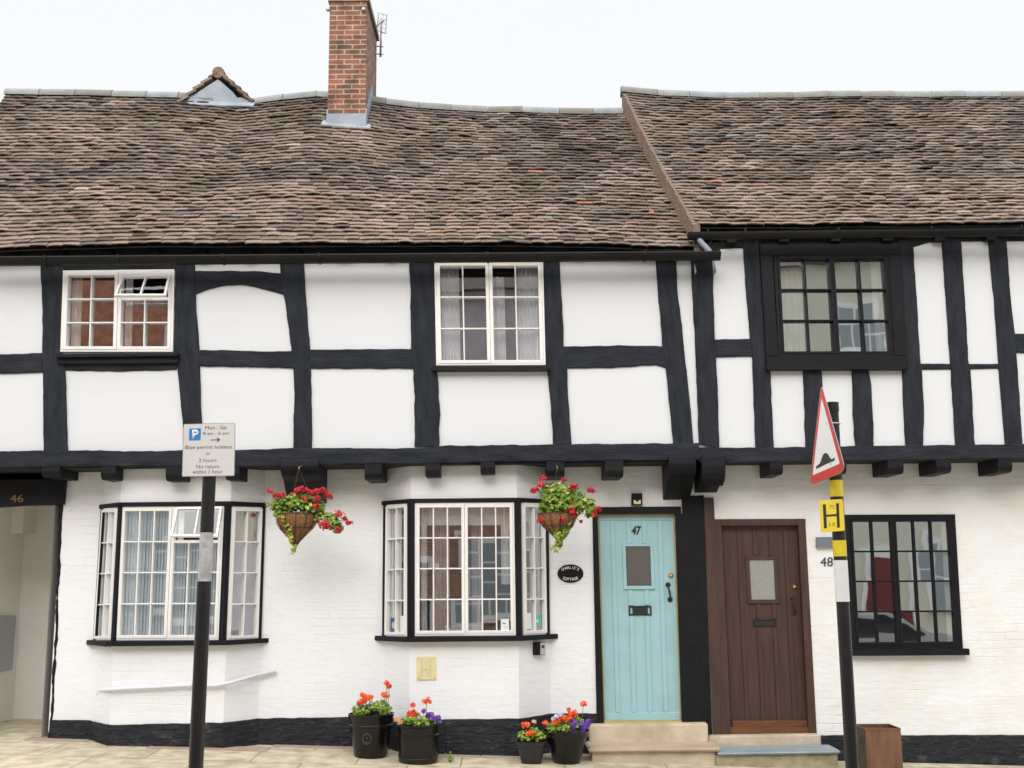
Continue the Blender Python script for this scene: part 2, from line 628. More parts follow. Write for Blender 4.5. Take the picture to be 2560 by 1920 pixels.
def timber(name, plane, A, B, d, parent, m='black_timber', back=-.02, wob=.0035, bev=.007, rough=.004, n=None):
    """hewn timber between two edge polylines (pixels), front face proud by d"""
    a = [plane.loc(x, y, d) for x, y in A]
    b = [plane.loc(x, y, d) for x, y in B]
    ln = math.hypot(a[0][0] - a[-1][0], a[0][1] - a[-1][1])
    n = n or max(4, int(ln / .045))
    mb = MB()
    sd_ = rnd.random() * 100
    rows = []
    for k in range(n + 1):
        t = k / n
        pa, pb = Vector(along(a, t)), Vector(along(b, t))
        w_ = (pb - pa)
        wd = w_.length
        w_.normalize()
        dist = t * ln
        ea = noise.noise(Vector((dist * 7, sd_, 0))) * wob * 1.6 + noise.noise(Vector((dist * 30, sd_, 3))) * wob
        eb = noise.noise(Vector((dist * 7, sd_, 9))) * wob * 1.6 + noise.noise(Vector((dist * 30, sd_, 5))) * wob
        pa2, pb2 = pa + w_ * ea, pb + w_ * eb
        row = [mb.vert(plane.w(pa2, back)), mb.vert(plane.w(pa2, d - bev))]
        us = []
        for j, q in enumerate((bev * 1.2 / wd, .35, .65, 1 - bev * 1.2 / wd)):
            p = pa2 + (pb2 - pa2) * q
            dd = d + (noise.noise(Vector((dist * 5, q * 3, sd_))) * rough if 0 < j < 3 else 0)
            row.append(mb.vert(plane.w(p, dd)))
            us.append(q * wd)
        row += [mb.vert(plane.w(pb2, d - bev)), mb.vert(plane.w(pb2, back))]
        rows.append((row, dist, [-.03, 0] + us + [wd, wd + .03]))
    for (r0, d0, u0), (r1, d1, u1) in zip(rows, rows[1:]):
        for j in range(len(r0) - 1):
            mb.face([r0[j], r0[j + 1], r1[j + 1], r1[j]], uv=[(u0[j] + sd_, d0), (u0[j + 1] + sd_, d0), (u1[j + 1] + sd_, d1), (u1[j] + sd_, d1)])
    mb.face(rows[0][0])
    mb.face(rows[-1][0][::-1])
    return mb.build(name, m, parent, smooth=True, auto=38)

def holed(name, plane, outer, holes, m, parent, reveal=.14, rmat=None):
    """flat wall sheet with openings; outer/holes in (s,z)"""
    bm = bmesh.new()
    off = world_loc(parent)
    def loop(pts, d=0.0):
        vs = [bm.verts.new(plane.w(p, d) - off) for p in pts]
        es = [bm.edges.new((vs[k], vs[(k + 1) % len(vs)])) for k in range(len(vs))]
        return vs, es
    edges = []
    _, e = loop(outer)
    edges += e
    hv = []
    for h in holes:
        v, e = loop(h)
        edges += e
        hv.append(v)
    bmesh.ops.triangle_fill(bm, use_beauty=True, edges=edges, normal=plane.n)
    for h, v in zip(holes, hv):
        bk = [bm.verts.new(plane.w(p, -reveal) - off) for p in h]
        for k in range(len(h)):
            bm.faces.new((v[k], v[(k + 1) % len(h)], bk[(k + 1) % len(h)], bk[k]))
    bmesh.ops.recalc_face_normals(bm, faces=bm.faces)
    me = bpy.data.meshes.new(name)
    bm.to_mesh(me)
    bm.free()
    me.materials.append(M[m])
    o = bpy.data.objects.new(name, me)
    COL.objects.link(o)
    o.parent = parent
    return o

class Quad:
    """bilinear patch on a plane from four pixel corners TL TR BR BL"""
    def __init__(s, plane, c, d=0.0):
        s.p = plane
        s.c = [Vector(plane.loc(x, y, d)) for x, y in c]
        s.W = ((s.c[1] - s.c[0]).length + (s.c[2] - s.c[3]).length) / 2
        s.H = ((s.c[3] - s.c[0]).length + (s.c[2] - s.c[1]).length) / 2
    def q(s, u, v):
        return (s.c[0] * (1 - u) + s.c[1] * u) * (1 - v) + (s.c[3] * (1 - u) + s.c[2] * u) * v
    def w(s, u, v, d):
        return s.p.w(s.q(u, v), d)
    def bar(s, mb, u0, v0, u1, v1, d0, d1, bev=0.0):
        f = [(u0, v0), (u1, v0), (u1, v1), (u0, v1)]
        if bev:
            bu, bv = bev / s.W, bev / s.H
            f2 = [(u0 + bu, v0 + bv), (u1 - bu, v0 + bv), (u1 - bu, v1 - bv), (u0 + bu, v1 - bv)]
            lo = [mb.vert(s.w(*p, d0)) for p in f]
            mi = [mb.vert(s.w(*p, d1 - bev)) for p in f]
            hi = [mb.vert(s.w(*p, d1)) for p in f2]
            for k in range(4):
                j = (k + 1) % 4
                mb.face([lo[k], lo[j], mi[j], mi[k]])
                mb.face([mi[k], mi[j], hi[j], hi[k]])
            mb.face(hi)
        else:
            mb.prism([s.w(*p, d1) for p in f], [s.w(*p, d0) for p in f])
    def ring(s, mb, u0, v0, u1, v1, t, d0, d1, bev=0.002):
        tu, tv = t / s.W, t / s.H
        s.bar(mb, u0, v0, u1, v0 + tv, d0, d1, bev)
        s.bar(mb, u0, v1 - tv, u1, v1, d0, d1, bev)
        s.bar(mb, u0, v0 + tv, u0 + tu, v1 - tv, d0, d1 - .0015, bev)
        s.bar(mb, u1 - tu, v0 + tv, u1, v1 - tv, d0, d1 - .0015, bev)

def window(plane, corners, casements, parent, d=.012, m='white_paint', frame=.03, sash=.026, barw=.013, rows=3,
           glass='window_glass', skip=None, name='window', shared=None, tilt=.0007, label=None, back=-.09):
    """casements: list of (u0,u1,ncols) as fractions inside the frame; returns the window part (frame mesh)"""
    Q = Quad(plane, corners)
    mb = MB()
    fu, fv = frame / Q.W, frame / Q.H
    Q.ring(mb, 0, 0, 1, 1, frame, back, d)
    win = mb.build(name, m, parent)
    if label: win['label'] = label
    panes = MB()
    k = 0
    for (a, b, nc) in casements:
        u0 = fu + (1 - 2 * fu) * a
        u1 = fu + (1 - 2 * fu) * b
        v0, v1 = fv, 1 - fv
        cs = MB()
        dd = d + .006 - .004 * (k % 2)
        e = .0012
        u0 += e; u1 -= e
        Q.ring(cs, u0, v0, u1, v1, sash, max(-.05, back), dd)
        su, sv = sash / Q.W, sash / Q.H
        iu0, iu1, iv0, iv1 = u0 + su, u1 - su, v0 + sv, v1 - sv
        bw, bh = barw / Q.W, barw / Q.H
        us = [iu0 + (iu1 - iu0) * j / nc for j in range(nc + 1)]
        vs = [iv0 + (iv1 - iv0) * j / rows for j in range(rows + 1)]
        for j in range(1, nc):
            v_top = iv0
            if skip and skip[0] == k:
                v_top = vs[1]
            Q.bar(cs, us[j] - bw / 2, v_top, us[j] + bw / 2, iv1, -.03, dd - .006, .002)
        for j in range(1, rows):
            wd = bh / 2 * (2.2 if (skip and skip[0] == k and j == 1) else 1)
            Q.bar(cs, iu0, vs[j] - wd, iu1, vs[j] + wd, -.03, dd - .008, .002)
        cs.build('casement', m, win)
        for i in range(nc):
            for j in range(rows):
                if skip and skip[0] == k and j == 0:
                    continue
                tx, ty = rnd.uniform(-tilt, tilt), rnd.uniform(-tilt, tilt)
                pts = []
                for (x, y) in ((0, 0), (1, 0), (1, 1), (0, 1)):
                    pts.append(Q.w(us[i + x], vs[j + y], -.018 + tx * (x * 2 - 1) + ty * (y * 2 - 1)))
                panes.poly(pts)
        k += 1
    panes.build('pane', glass, win, fix=False)
    return win, Q

def curtain(Q, u0, u1, v0, v1, d, parent, m='curtain', amp=.018, waves=9, taper=0.0):
    mb = MB()
    n = waves * 6
    rows_ = []
    for j in range(5):
        v = v0 + (v1 - v0) * j / 4
        row = []
        for k in range(n + 1):
            t = k / n
            uu0, uu1 = u0, u1 - taper * (j / 4) ** 2 * 0
            u = uu0 + (uu1 - uu0) * t
            dd = d + amp * math.sin(t * waves * 2 * math.pi + math.sin(t * 7) * 1.5) * (1 + .3 * math.sin(j))
            row.append(mb.vert(Q.w(u, v, dd)))
        rows_.append(row)
    for a_, b_ in zip(rows_, rows_[1:]):
        for k in range(n):
            mb.face([a_[k], a_[k + 1], b_[k + 1], b_[k]])
    return mb.build('curtain', m, parent, smooth=True, fix=False)

def text_mesh(body, plane, box, d, m, parent, name='lettering', ext=.0015, bold=0.0, rot=None, shear=0.0):
    """fit text into pixel box (x0,y0,x1,y1) on plane at offset d"""
    cu = bpy.data.curves.new('t', 'FONT')
    cu.body = body
    cu.size = 1
    cu.extrude = 0
    cu.offset = bold
    cu.shear = shear
    cu.resolution_u = 4
    o = bpy.data.objects.new('t', cu)
    COL.objects.link(o)
    dg = bpy.context.evaluated_depsgraph_get()
    me = bpy.data.meshes.new_from_object(o.evaluated_get(dg))
    bpy.data.objects.remove(o)
    xs = [v.co.x for v in me.vertices]
    ys = [v.co.y for v in me.vertices]
    x0, x1, y0, y1 = min(xs), max(xs), min(ys), max(ys)
    off = world_loc(parent)
    c = [Vector(plane.loc(*q, d)) for q in box]   # TL TR BR BL
    for v in me.vertices:
        u = (v.co.x - x0) / (x1 - x0)
        t = 1 - (v.co.y - y0) / (y1 - y0)
        q = (c[0] * (1 - u) + c[1] * u) * (1 - t) + (c[3] * (1 - u) + c[2] * u) * t
        v.co = plane.w(q, d + ext) - off
    bm = bmesh.new()
    bm.from_mesh(me)
    r = bmesh.ops.extrude_face_region(bm, geom=bm.faces[:])
    nv = [g for g in r['geom'] if isinstance(g, bmesh.types.BMVert)]
    bmesh.ops.translate(bm, verts=nv, vec=-plane.n * ext)
    bmesh.ops.recalc_face_normals(bm, faces=bm.faces)
    bm.to_mesh(me)
    bm.free()
    me.materials.clear()
    me.materials.append(M[m])
    me.name = name
    ob = bpy.data.objects.new(name, me)
    COL.objects.link(ob)
    if parent: ob.parent = parent
    return ob

def bx(x0, y0, x1, y1):
    return [(x0, y0), (x1, y0), (x1, y1), (x0, y1)]

def slab(mb, plane, pts, d0, d1, r=0.0, bev=0.0):
    """extruded pixel polygon on plane"""
    q = [Vector(plane.loc(x, y, d1)) for x, y in pts]
    if bev:
        c = sum(q, Vector((0, 0))) / len(q)
        q2 = [p + (c - p).normalized() * bev for p in q]
        n = len(q)
        lo = [mb.vert(plane.w(p, d0)) for p in q]
        mi = [mb.vert(plane.w(p, d1 - bev * .7)) for p in q]
        hi = [mb.vert(plane.w(p, d1)) for p in q2]
        for k in range(n):
            j = (k + 1) % n
            mb.face([lo[k], lo[j], mi[j], mi[k]], r)
            mb.face([mi[k], mi[j], hi[j], hi[k]], r)
        mb.face(hi, r)
        mb.face(lo[::-1], r)
    else:
        mb.prism([plane.w(p, d1) for p in q], [plane.w(p, d0) for p in q], r)

# ------------------------------------------------------------------ ground, pavement, road
def sheet(name, xs, ys, zf, m, label=None):
    mb = MB()
    g = [[mb.vert((x, y, zf(x, y))) for x in xs] for y in ys]
    for j in range(len(ys) - 1):
        for k in range(len(xs) - 1):
            mb.face([g[j][k], g[j][k + 1], g[j + 1][k + 1], g[j + 1][k]])
    o = mb.build(name, m, None, smooth=True, fix=False)
    return tag(o, label, None, None, 'structure')
fr = lambda a, b, n: [a + (b - a) * k / n for k in range(n + 1)]
sheet('ground', [-600, -60, 60, 600], [-600, -60, 60, 600], lambda x, y: -.75, 'ground_earth')
sheet('pavement', fr(-40, 40, 80), fr(6.62, 14, 40), lambda x, y: gz(x, y) + .004 * noise.noise(Vector((x * 2, y * 2, 0))), 'paving')
sheet('road', fr(-40, 40, 40), fr(-3.2, 6.5, 10), lambda x, y: gz(x, 6.6) - .12 - .02 * abs(y - 1.5) * .3, 'asphalt')
sheet('far_pavement', fr(-40, 40, 40), fr(-6, -3.3, 3), lambda x, y: gz(x, 6.6) - .03, 'paving')
for (ya, yb) in ((6.5, 6.62), (-3.3, -3.2)):
    mb = MB()
    for k in range(80):
        x = -40 + k
        z0, z1 = gz(x, 6.6), gz(x + 1, 6.6)
        e = .004
        i = [mb.vert(p) for p in ((x, ya, z0 - .5), (x + 1 - e, ya, z1 - .5), (x + 1 - e, yb, z1 - .5), (x, yb, z0 - .5),
                                  (x, ya, z0), (x + 1 - e, ya, z1), (x + 1 - e, yb, z1), (x, yb, z0))]
        for q in ((4, 5, 6, 7), (0, 4, 5, 1), (3, 2, 6, 7), (0, 3, 7, 4), (1, 5, 6, 2)):
            mb.face([i[t] for t in q])
    tag(mb.build('kerb', 'kerb_stone'), None, None, None, 'structure')

# reddish edging stones at the wall foot
mb = MB()
x = -4.75
while x < .55:
    ln = rnd.uniform(.5, .8)
    yb = 11.36 if (x < -3.9 or -2.55 < x < -1.3) else 11.12
    c = rnd.random()
    y0 = yb - rnd.uniform(.09, .13)
    pts = [(x, y0), (x + ln - .01, y0 + rnd.uniform(-.01, .01)), (x + ln - .01, yb + .1), (x, yb + .1)]
    top = [Vector((p[0], p[1], gz(*p) + .008)) for p in pts]
    mb.prism(top, [p - Vector((0, 0, .05)) for p in top])
    x += ln
tag(mb.build('paving_edge', 'red_edging'), None, None, None, 'structure')

# ------------------------------------------------------------------ the houses
H47 = thing('timber_framed_house', (-2.2, D, 0.1), 'long half timbered cottage with a teal door 47, two bay windows and a brick chimney', 'house', 'half timbered terrace')
H48 = thing('timber_framed_house', (4.4, D, -0.1), 'half timbered cottage with a brown door, black framed windows and the higher roof', 'house', 'half timbered terrace')

# --- upper storey plaster (with window openings)
def hole(plane, c, inset=.008):
    q = [Vector(plane.loc(x, y, 0)) for x, y in c]
    m_ = sum(q, Vector((0, 0))) / 4
    return [p + (m_ - p).normalized() * inset for p in q]
W1 = [(160, 678), (438, 675), (434, 881), (153, 881)]
W2 = [(1086, 654), (1357.5, 653.5), (1364, 914), (1091, 915)]
W3 = [(1931, 636), (2220, 635), (2240, 895), (1944, 895.5)]
sJ = lambda x: x + 20
xm = 1.93     # joint between houses
holed('upper_wall', PJ, [(sJ(-6.15), 2.86), (sJ(xm), 2.86), (sJ(xm), 4.95), (sJ(-6.15), 4.95)], [hole(PJ, W1), hole(PJ, W2)], 'painted_plaster', H47, .12)
holed('upper_wall', PJ, [(sJ(xm), 2.86), (sJ(7.3), 2.86), (sJ(7.3), 5.2), (sJ(xm), 5.2)], [hole(PJ, W3)], 'painted_plaster', H48, .12)

def V(L, R, d=.028, p=H47, n='post', **k):
    return timber(n, PJ, L, R, d, p, **k)
def Hh(T, B, d=.022, p=H47, n='rail', **k):
    return timber(n, PJ, T, B, d, p, **k)
# posts of 47
V([(99, 640), (99.8, 666), (105.6, 774), (104.7, 883), (106.5, 933), (107.6, 1080), (108, 1130)],
  [(160, 640), (160, 681), (153, 882), (162, 927), (166, 1080), (168, 1128)])
V([(438, 640), (438, 675), (434, 881), (443, 925), (448, 976), (459, 1080), (462, 1128)],
  [(485, 640), (485.5, 658), (489, 733), (489, 774), (498, 872), (498, 915), (502, 1034), (508, 1128)])
V([(698, 638), (699, 655), (702, 725), (711, 745), (724, 840), (728, 872), (732, 921), (735, 976), (733, 1120)],
  [(758, 638), (759, 658), (764, 745), (772, 840), (774.5, 873), (776, 921), (778, 976), (779, 1120)])
V([(1022, 636), (1023, 655), (1026, 774), (1028, 875), (1032, 923), (1036, 991), (1036, 1080), (1036, 1116)],
  [(1086, 636), (1086, 654), (1091, 915), (1097, 962), (1099, 1020), (1097, 1080), (1097, 1116)], wob=.005, rough=.008)
V([(1357, 634), (1357.5, 652), (1364, 914), (1368, 924), (1374, 976), (1381, 1080), (1383, 1110)],
  [(1398, 634), (1398.6, 652), (1403, 730), (1407, 802), (1410, 865), (1418, 920), (1420, 976), (1427, 1080), (1429, 1110)])
V([(1639, 632), (1640, 652), (1644, 716), (1652, 802), (1657, 865), (1666, 923), (1669, 962), (1681, 1080), (1683, 1107)],
  [(1691, 632), (1691, 649), (1694, 730), (1704, 802), (1712, 889), (1721, 962), (1732, 1080), (1734, 1107)])
V([(1728, 630), (1728, 648), (1731, 716), (1736, 802), (1740, 904), (1744, 991), (1747, 1080), (1748, 1108)],
  [(1780, 600), (1780.6, 646), (1783.5, 716), (1786, 802), (1788, 849), (1791, 892), (1795, 1005), (1799, 1120)], d=.034)
# rails of 47
Hh([(-40, 885), (50, 884), (105, 882)], [(-40, 934), (50, 933), (106, 930)])
Hh([(150, 884), (442, 884)], [(160, 926), (162, 925.5), (290, 928), (441, 924)], d=.018)
Hh([(497, 873), (640, 878), (730, 878)], [(497, 914), (640, 917), (733, 921)])
Hh([(772, 873.5), (900, 873), (1030, 872)], [(775, 921), (900, 921), (1033, 921)])
Hh([(1410, 865.6), (1540, 863), (1660, 865)], [(1416, 920), (1540, 918), (1607, 914), (1642, 912), (1670, 922)])
# arched head brace
Hh([(487, 677), (560, 677), (640, 677), (703, 683)], [(487, 735), (520, 722), (560, 713), (600, 711), (640, 717), (680, 728), (710, 736)], n='arched_brace')
# wall plate under the eaves
Hh([(-60, 640), (900, 625), (1735, 618)], [(-60, 664), (90, 661), (480, 657), (900, 652), (1300, 651), (1735, 649)], d=.016, n='wall_plate')
Hh([(158, 655), (440, 652)], [(158, 678), (438, 675)], d=.02, n='lintel')
# bressummer
Hh([(-60, 1128), (0, 1127.7), (107, 1125.7), (246, 1126), (347, 1128), (456, 1125), (587, 1125), (740, 1120), (1036, 1120), (1110, 1114), (1383, 1111), (1748, 1107)],
   [(-60, 1170), (0, 1169.7), (174, 1166), (289, 1165), (590, 1167), (760, 1163), (929, 1159), (1036, 1160), (1280, 1152), (1379, 1153), (1668, 1150), (1748, 1150)],
   d=.04, n='jetty_beam', wob=.005, rough=.008)
# --- 48 timbers
P8 = H48
V([(1858, 600), (1858.6, 622), (1865, 715), (1876, 846), (1881, 890), (1886, 1026), (1889, 1120)],
  [(1898, 600), (1900, 640), (1916, 910), (1927, 927), (1930, 1010), (1935, 1120)], p=P8)
V([(2244, 600), (2247, 640), (2262, 905), (2257, 926), (2260, 1026), (2265, 1116)],
  [(2283, 600), (2284, 618), (2290, 715), (2302, 906), (2306, 923), (2311, 1044), (2309, 1116)], p=P8)
V([(2356, 596), (2356, 605), (2367, 754), (2376.5, 906), (2379, 923), (2390, 1116)],
  [(2403, 596), (2404.5, 614), (2413.5, 754), (2422, 906), (2427, 923), (2438, 1114)], p=P8)
V([(2472, 594), (2473, 612), (2487, 754), (2498, 906), (2501, 949), (2515, 1114)],
  [(2517, 594), (2518, 612), (2528, 754), (2538, 832), (2547, 949), (2557, 1112)], p=P8)
V([(2640, 590), (2670, 1112)], [(2690, 590), (2720, 1112)], p=P8)
for xq in (2800, 2950, 3090):
    V([(xq, 590), (xq + 32, 1110)], [(xq + 48, 590), (xq + 80, 1110)], p=P8)
V([(2008, 922), (2008.5, 926), (2014.5, 1120)], [(2054, 922), (2055, 927), (2062, 1118)], p=P8)
V([(2131, 922), (2132, 1020), (2139.6, 1118)], [(2172, 922), (2179, 960), (2183, 1050), (2186, 1116)], p=P8, wob=.005)
Hh([(1786, 849), (1878, 845)], [(1790, 892), (1881, 891)], p=P8)
Hh([(2262, 908), (2400, 910), (2500, 909)], [(2262, 924), (2400, 923), (2502, 921)], p=P8, d=.018, wob=.002)
Hh([(2536, 834), (3120, 828)], [(2542, 881), (3120, 875)], p=P8)
Hh([(1780, 590), (2000, 588), (2284, 586), (2420, 584), (3220, 574)], [(1780, 621), (2000, 618), (2284, 617), (2330, 604), (3220, 597)], p=P8, d=.015, n='wall_plate')
Hh([(1750, 1118), (1900, 1119), (2200, 1114), (3220, 1102)], [(1750, 1155), (1900, 1155), (2200, 1151), (3220, 1136)], p=P8, d=.04, n='jetty_beam', wob=.004)

# --- eaves: void board, rafter ends, gutters
def eave_parts(house, xs, ytop, ybot, xj, gut_top, gut_bot, gY, half):
    mb = MB()
    slab(mb, PJ, [(xs[0], ytop[0]), (xs[1], ytop[1]), (xs[1], ybot[1]), (xs[0], ybot[0])], -.02, .02)
    mb.build('eaves_board', 'roof_void', house)
    for x in xj:
        mb = MB()
        t = (x - xs[0]) / (xs[1] - xs[0])
        yt = ytop[0] + (ytop[1] - ytop[0]) * t
        yb_ = ybot[0] + (ybot[1] - ybot[0]) * t
        slab(mb, PJ, [(x - 12, yt - 6), (x + 12, yt - 6), (x + 12, yb_), (x - 12, yb_)], .0, .10)
        mb.build('rafter_end', 'black_joinery', house)
    mb = MB()
    a0, a1 = at(xs[0], (gut_top[0]), gY), at(xs[1], gut_top[1], gY)
    b0 = at(xs[0], gut_bot[0], gY)
    h = (a0.z - b0.z)
    if half:
        n = 24
        for i in range(n):
            p, q = a0.lerp(a1, i / n), a0.lerp(a1, (i + 1) / n)
            R = h * .62
            prev = None
            for j in range(11):
                th = math.pi * j / 10
                off = Vector((0, -math.cos(th) * R, -math.sin(th) * h))
                cur = (p + off, q + off)
                if prev:
                    mb.poly([prev[0], prev[1], cur[1], cur[0]])
                prev = cur
        for e in (a0, a1):
            mb.poly([e + Vector((0, -math.cos(math.pi * j / 10) * h * .62, -math.sin(math.pi * j / 10) * h)) for j in range(11)])
        g = mb.build('gutter', 'black_gloss', house, smooth=True, auto=60)
    else:
        prof = [(-.055, 0), (-.06, -.012), (-.052, -h * .55), (-.02, -h), (.03, -h), (.05, -h * .5), (.05, 0), (.044, 0), (.044, -h * .4), (.024, -h + .006), (-.016, -h + .006), (-.046, -h * .5), (-.05, -.004)]
        mb.prism([a0 + Vector((0, y, z)) for y, z in prof], [a1 + Vector((0, y, z)) for y, z in prof])
        g = mb.build('gutter', 'black_gloss', house)
    return g, a0, a1, h
g47, a0, a1, h = eave_parts(H47, (-60, 1800), (600, 596), (650, 640), list(range(30, 1760, 118)), (645, 631), (664, 646), 10.68, False)
for px in (118, 300, 560, 800, 1220, 1610):
    mb = MB()
    t = (px + 60) / 1860
    p = a0.lerp(a1, t)
    for dx in (0,):
        mb.prism([p + Vector((-.012, y, z)) for y, z in ((-.065, .008), (-.066, -.03), (-.03, -h - .008), (.03, -h - .008), (.06, .0))],
                 [p + Vector((.012, y, z)) for y, z in ((-.065, .008), (-.066, -.03), (-.03, -h - .008), (.03, -h - .008), (.06, .0))])
    mb.build('gutter_bracket', 'black_gloss', g47)
g48, a0, a1, h = eave_parts(H48, (1719, 3200), (556, 544), (606, 591), list(range(1830, 3200, 130)), (583, 563), (601, 586), 10.66, True)
for px in (1768, 1861, 2093, 2324, 2549):
    mb = MB()
    p = a0.lerp(a1, (px - 1719) / (3200 - 1719))
    R = h * .62 + .006
    pts = [p + Vector((0, -math.cos(math.pi * j / 10) * R, -math.sin(math.pi * j / 10) * (h + .006) + .004)) for j in range(11)]
    pts = [p + Vector((0, -R, .025))] + pts
    for q0, q1 in zip(pts, pts[1:]):
        mb.poly([q0 + Vector((-.011, 0, 0)), q0 + Vector((.011, 0, 0)), q1 + Vector((.011, 0, 0)), q1 + Vector((-.011, 0, 0))])
    mb.build('gutter_bracket', 'black_gloss', g48)
# swan-neck outlet of the upper gutter, dropping into the lower one
mb = MB()
mb.tube([at(1747, 596, 10.66), at(1752, 605, 10.66), at(1762, 616, 10.67), at(1772, 628, 10.68), at(1775, 637, 10.68)], [.026, .028, .03, .032, .03], 12)
mb.build('outlet_pipe', 'lead', H48, smooth=True)

# ------------------------------------------------------------------ roofs
YE, YR = 10.73, 13.15
eaveL = [(-700, 630), (0, 624), (300, 614), (600, 612), (900, 612), (1200, 610), (1400, 612), (1560, 618), (1740, 622), (1800, 622)]
ridgeL = [(-40, 232), (30, 232), (174, 235), (463, 241), (625, 258), (779, 241), (819, 238), (932, 250), (1016, 264), (1083, 270), (1201, 276), (1280, 278), (1440, 282), (1550, 281), (1700, 282)]
eaveR = [(1700, 566), (1741, 565), (2080, 565), (2560, 560), (2900, 556)]
ridgeR = [(1540, 226), (1556, 227), (1614, 234), (1729, 241), (1857, 242), (1975, 243), (2080, 239), (2560, 240), (2800, 240)]
def zline(pl, Y):
    return [((q := at(px, py, Y)).x, q.z) for px, py in pl]
zeL, zrL = zline(eaveL, YE), zline(ridgeL, YR)
zeR, zrR = zline(eaveR, YE), zline(ridgeR, YR)
XV0, XV1 = at(1741, 575, YE).x, at(1560, 227, YR).x     # the right roof's verge at eave and ridge
def surf(ze, zr, lift=0.0):
    def f(x, v):
        xr = x * .985
        z = interp(ze, x) * (1 - v) + interp(zr, xr) * v
        # sag of the slope and a general unevenness
        z += .028 * math.sin(v * math.pi) * noise.noise(Vector((x * .5, v * 2, lift))) - .03 * math.sin(v * math.pi)
        z += .009 * noise.noise(Vector((x * 1.6, v * 5, 4 + lift)))
        return Vector((x, YE + (YR - YE) * v, z + .0))
    return f
SL, SR = surf(zeL, zrL), surf(zeR, zrR, 7)
def tiles(name, Sf, x_lo, x_hi, nrow, parent, seed):
    r_ = random.Random(seed)
    mb = MB()
    W = .166
    nv = Vector((0, -.735, .68))
    for j in range(nrow):
        v0 = j / nrow
        v1 = min(1.0, (j + 1.6) / nrow)
        lo, hi = x_lo(v0), x_hi(v0)
        x = lo - (W / 2 if j % 2 else 0) + r_.uniform(-.02, .02)
        rowoff = r_.uniform(-.003, .003)
        while x < hi:
            wt_ = W + r_.uniform(-.008, .008)
            xa, xb = max(x, lo), min(x + wt_ - .004, hi)
            if xb - xa > .02:
                drop = r_.uniform(-.005, .005) + .012 * noise.noise(Vector((x * 1.7, j * .45, 2)))
                lift = .024 + abs(r_.gauss(0, .006)) + rowoff
                camb = max(.0, r_.gauss(.0055, .0035))
                skew = r_.uniform(-.006, .006)
                th = r_.uniform(.011, .014)
                patch = noise.noise(Vector((x * .9, j * .12, seed))) * .5 + noise.noise(Vector((x * .3, j * .05, seed + 5))) * .4
                cval = .45 + patch * .38 + r_.gauss(0, .14) - (.16 if v0 > .78 else 0) * (v0 - .78) / .22 + (.12 if v0 < .3 else 0)
                cval = max(0.001, min(.88, cval))
                q = r_.random()
                if q < .0015: cval = .985
                elif q < .004: cval = .965
                elif q < .005: cval = 1.0
                up, lw, bt_ = [], [], []
                for k in range(5):
                    t = k / 4
                    xx = xa + (xb - xa) * t
                    cb = camb * (1 - (2 * t - 1) ** 2)
                    P0 = Sf(xx, v0) + nv * (lift + cb + skew * (2 * t - 1)) + Vector((0, -.68, -.735)) * drop
                    P1 = Sf(xx, v1) + nv * (.002 + cb * .5)
                    up.append(mb.vert(P1))
                    lw.append(mb.vert(P0))
                    bt_.append(mb.vert(P0 - nv * th))
                for k in range(4):
                    mb.face([lw[k], lw[k + 1], up[k + 1], up[k]], cval)
                    mb.face([bt_[k], bt_[k + 1], lw[k + 1], lw[k]], cval)
                mb.face([bt_[0], lw[0], up[0]], cval)
                mb.face([bt_[4], up[4], lw[4]], cval)
            x += wt_
    return mb.build(name, 'roof_tile', parent, fix=False)
XL = -6.25
tl = lambda v: XL
vr = lambda v: XV0 + (XV1 - XV0) * v
tiles('roof', SL, tl, lambda v: vr(v) + .04, 45, H47, 11)
tiles('roof', SR, lambda v: vr(v), lambda v: 7.5, 45, H48, 23)
# boarding under the tiles, back slopes, gables
def deck(parent, Sf, x0f, x1f, house_name):
    mb = MB()
    n = 40
    g = []
    for j in range(13):
        v = j / 12
        row = []
        for k in range(n + 1):
            x = x0f(v) + (x1f(v) - x0f(v)) * k / n
            row.append(mb.vert(Sf(x, v) + Vector((0, .012, -.02))))
        g.append(row)
    for j in range(12):
        for k in range(n):
            mb.face([g[j][k], g[j][k + 1], g[j + 1][k + 1], g[j + 1][k]])
    # back slope
    row = []
    for k in range(n + 1):
        x = x0f(1) + (x1f(1) - x0f(1)) * k / n
        p = Sf(x, 1)
        row.append(mb.vert((x, 15.6, p.z - 2.6)))
    for k in range(n):
        mb.face([g[12][k], g[12][k + 1], row[k + 1], row[k]])
    mb.build('roof_boarding', 'roof_void', parent, fix=False)
deck(H47, SL, tl, lambda v: vr(v) + .06, 'a')
deck(H48, SR, lambda v: vr(v) + .02, lambda v: 7.45, 'b')
# verge of the higher roof
mb = MB()
N = 60
rr_ = random.Random(3)
for k in range(N):
    v0, v1 = k / N, (k + 1) / N
    o0, o1 = rr_.uniform(-.008, .008), rr_.uniform(-.008, .008)
    for (v, w0, w1) in ((v0, v0, v1 - .001),):
        A = SR(vr(w0), w0) + Vector((-.03 + o0, -.012, .012))
        B = SR(vr(w1), w1) + Vector((-.03 + o0, -.012, .006))
        C = SL(vr(w1), w1) + Vector((-.03 + o1, -.012, -.03))
        E_ = SL(vr(w0), w0) + Vector((-.03 + o1, -.012, -.03))
        mb.prism([A, B, C, E_], [p + Vector((.07, 0, 0)) for p in (A, B, C, E_)])
mb.build('verge', 'verge_mortar', H48)
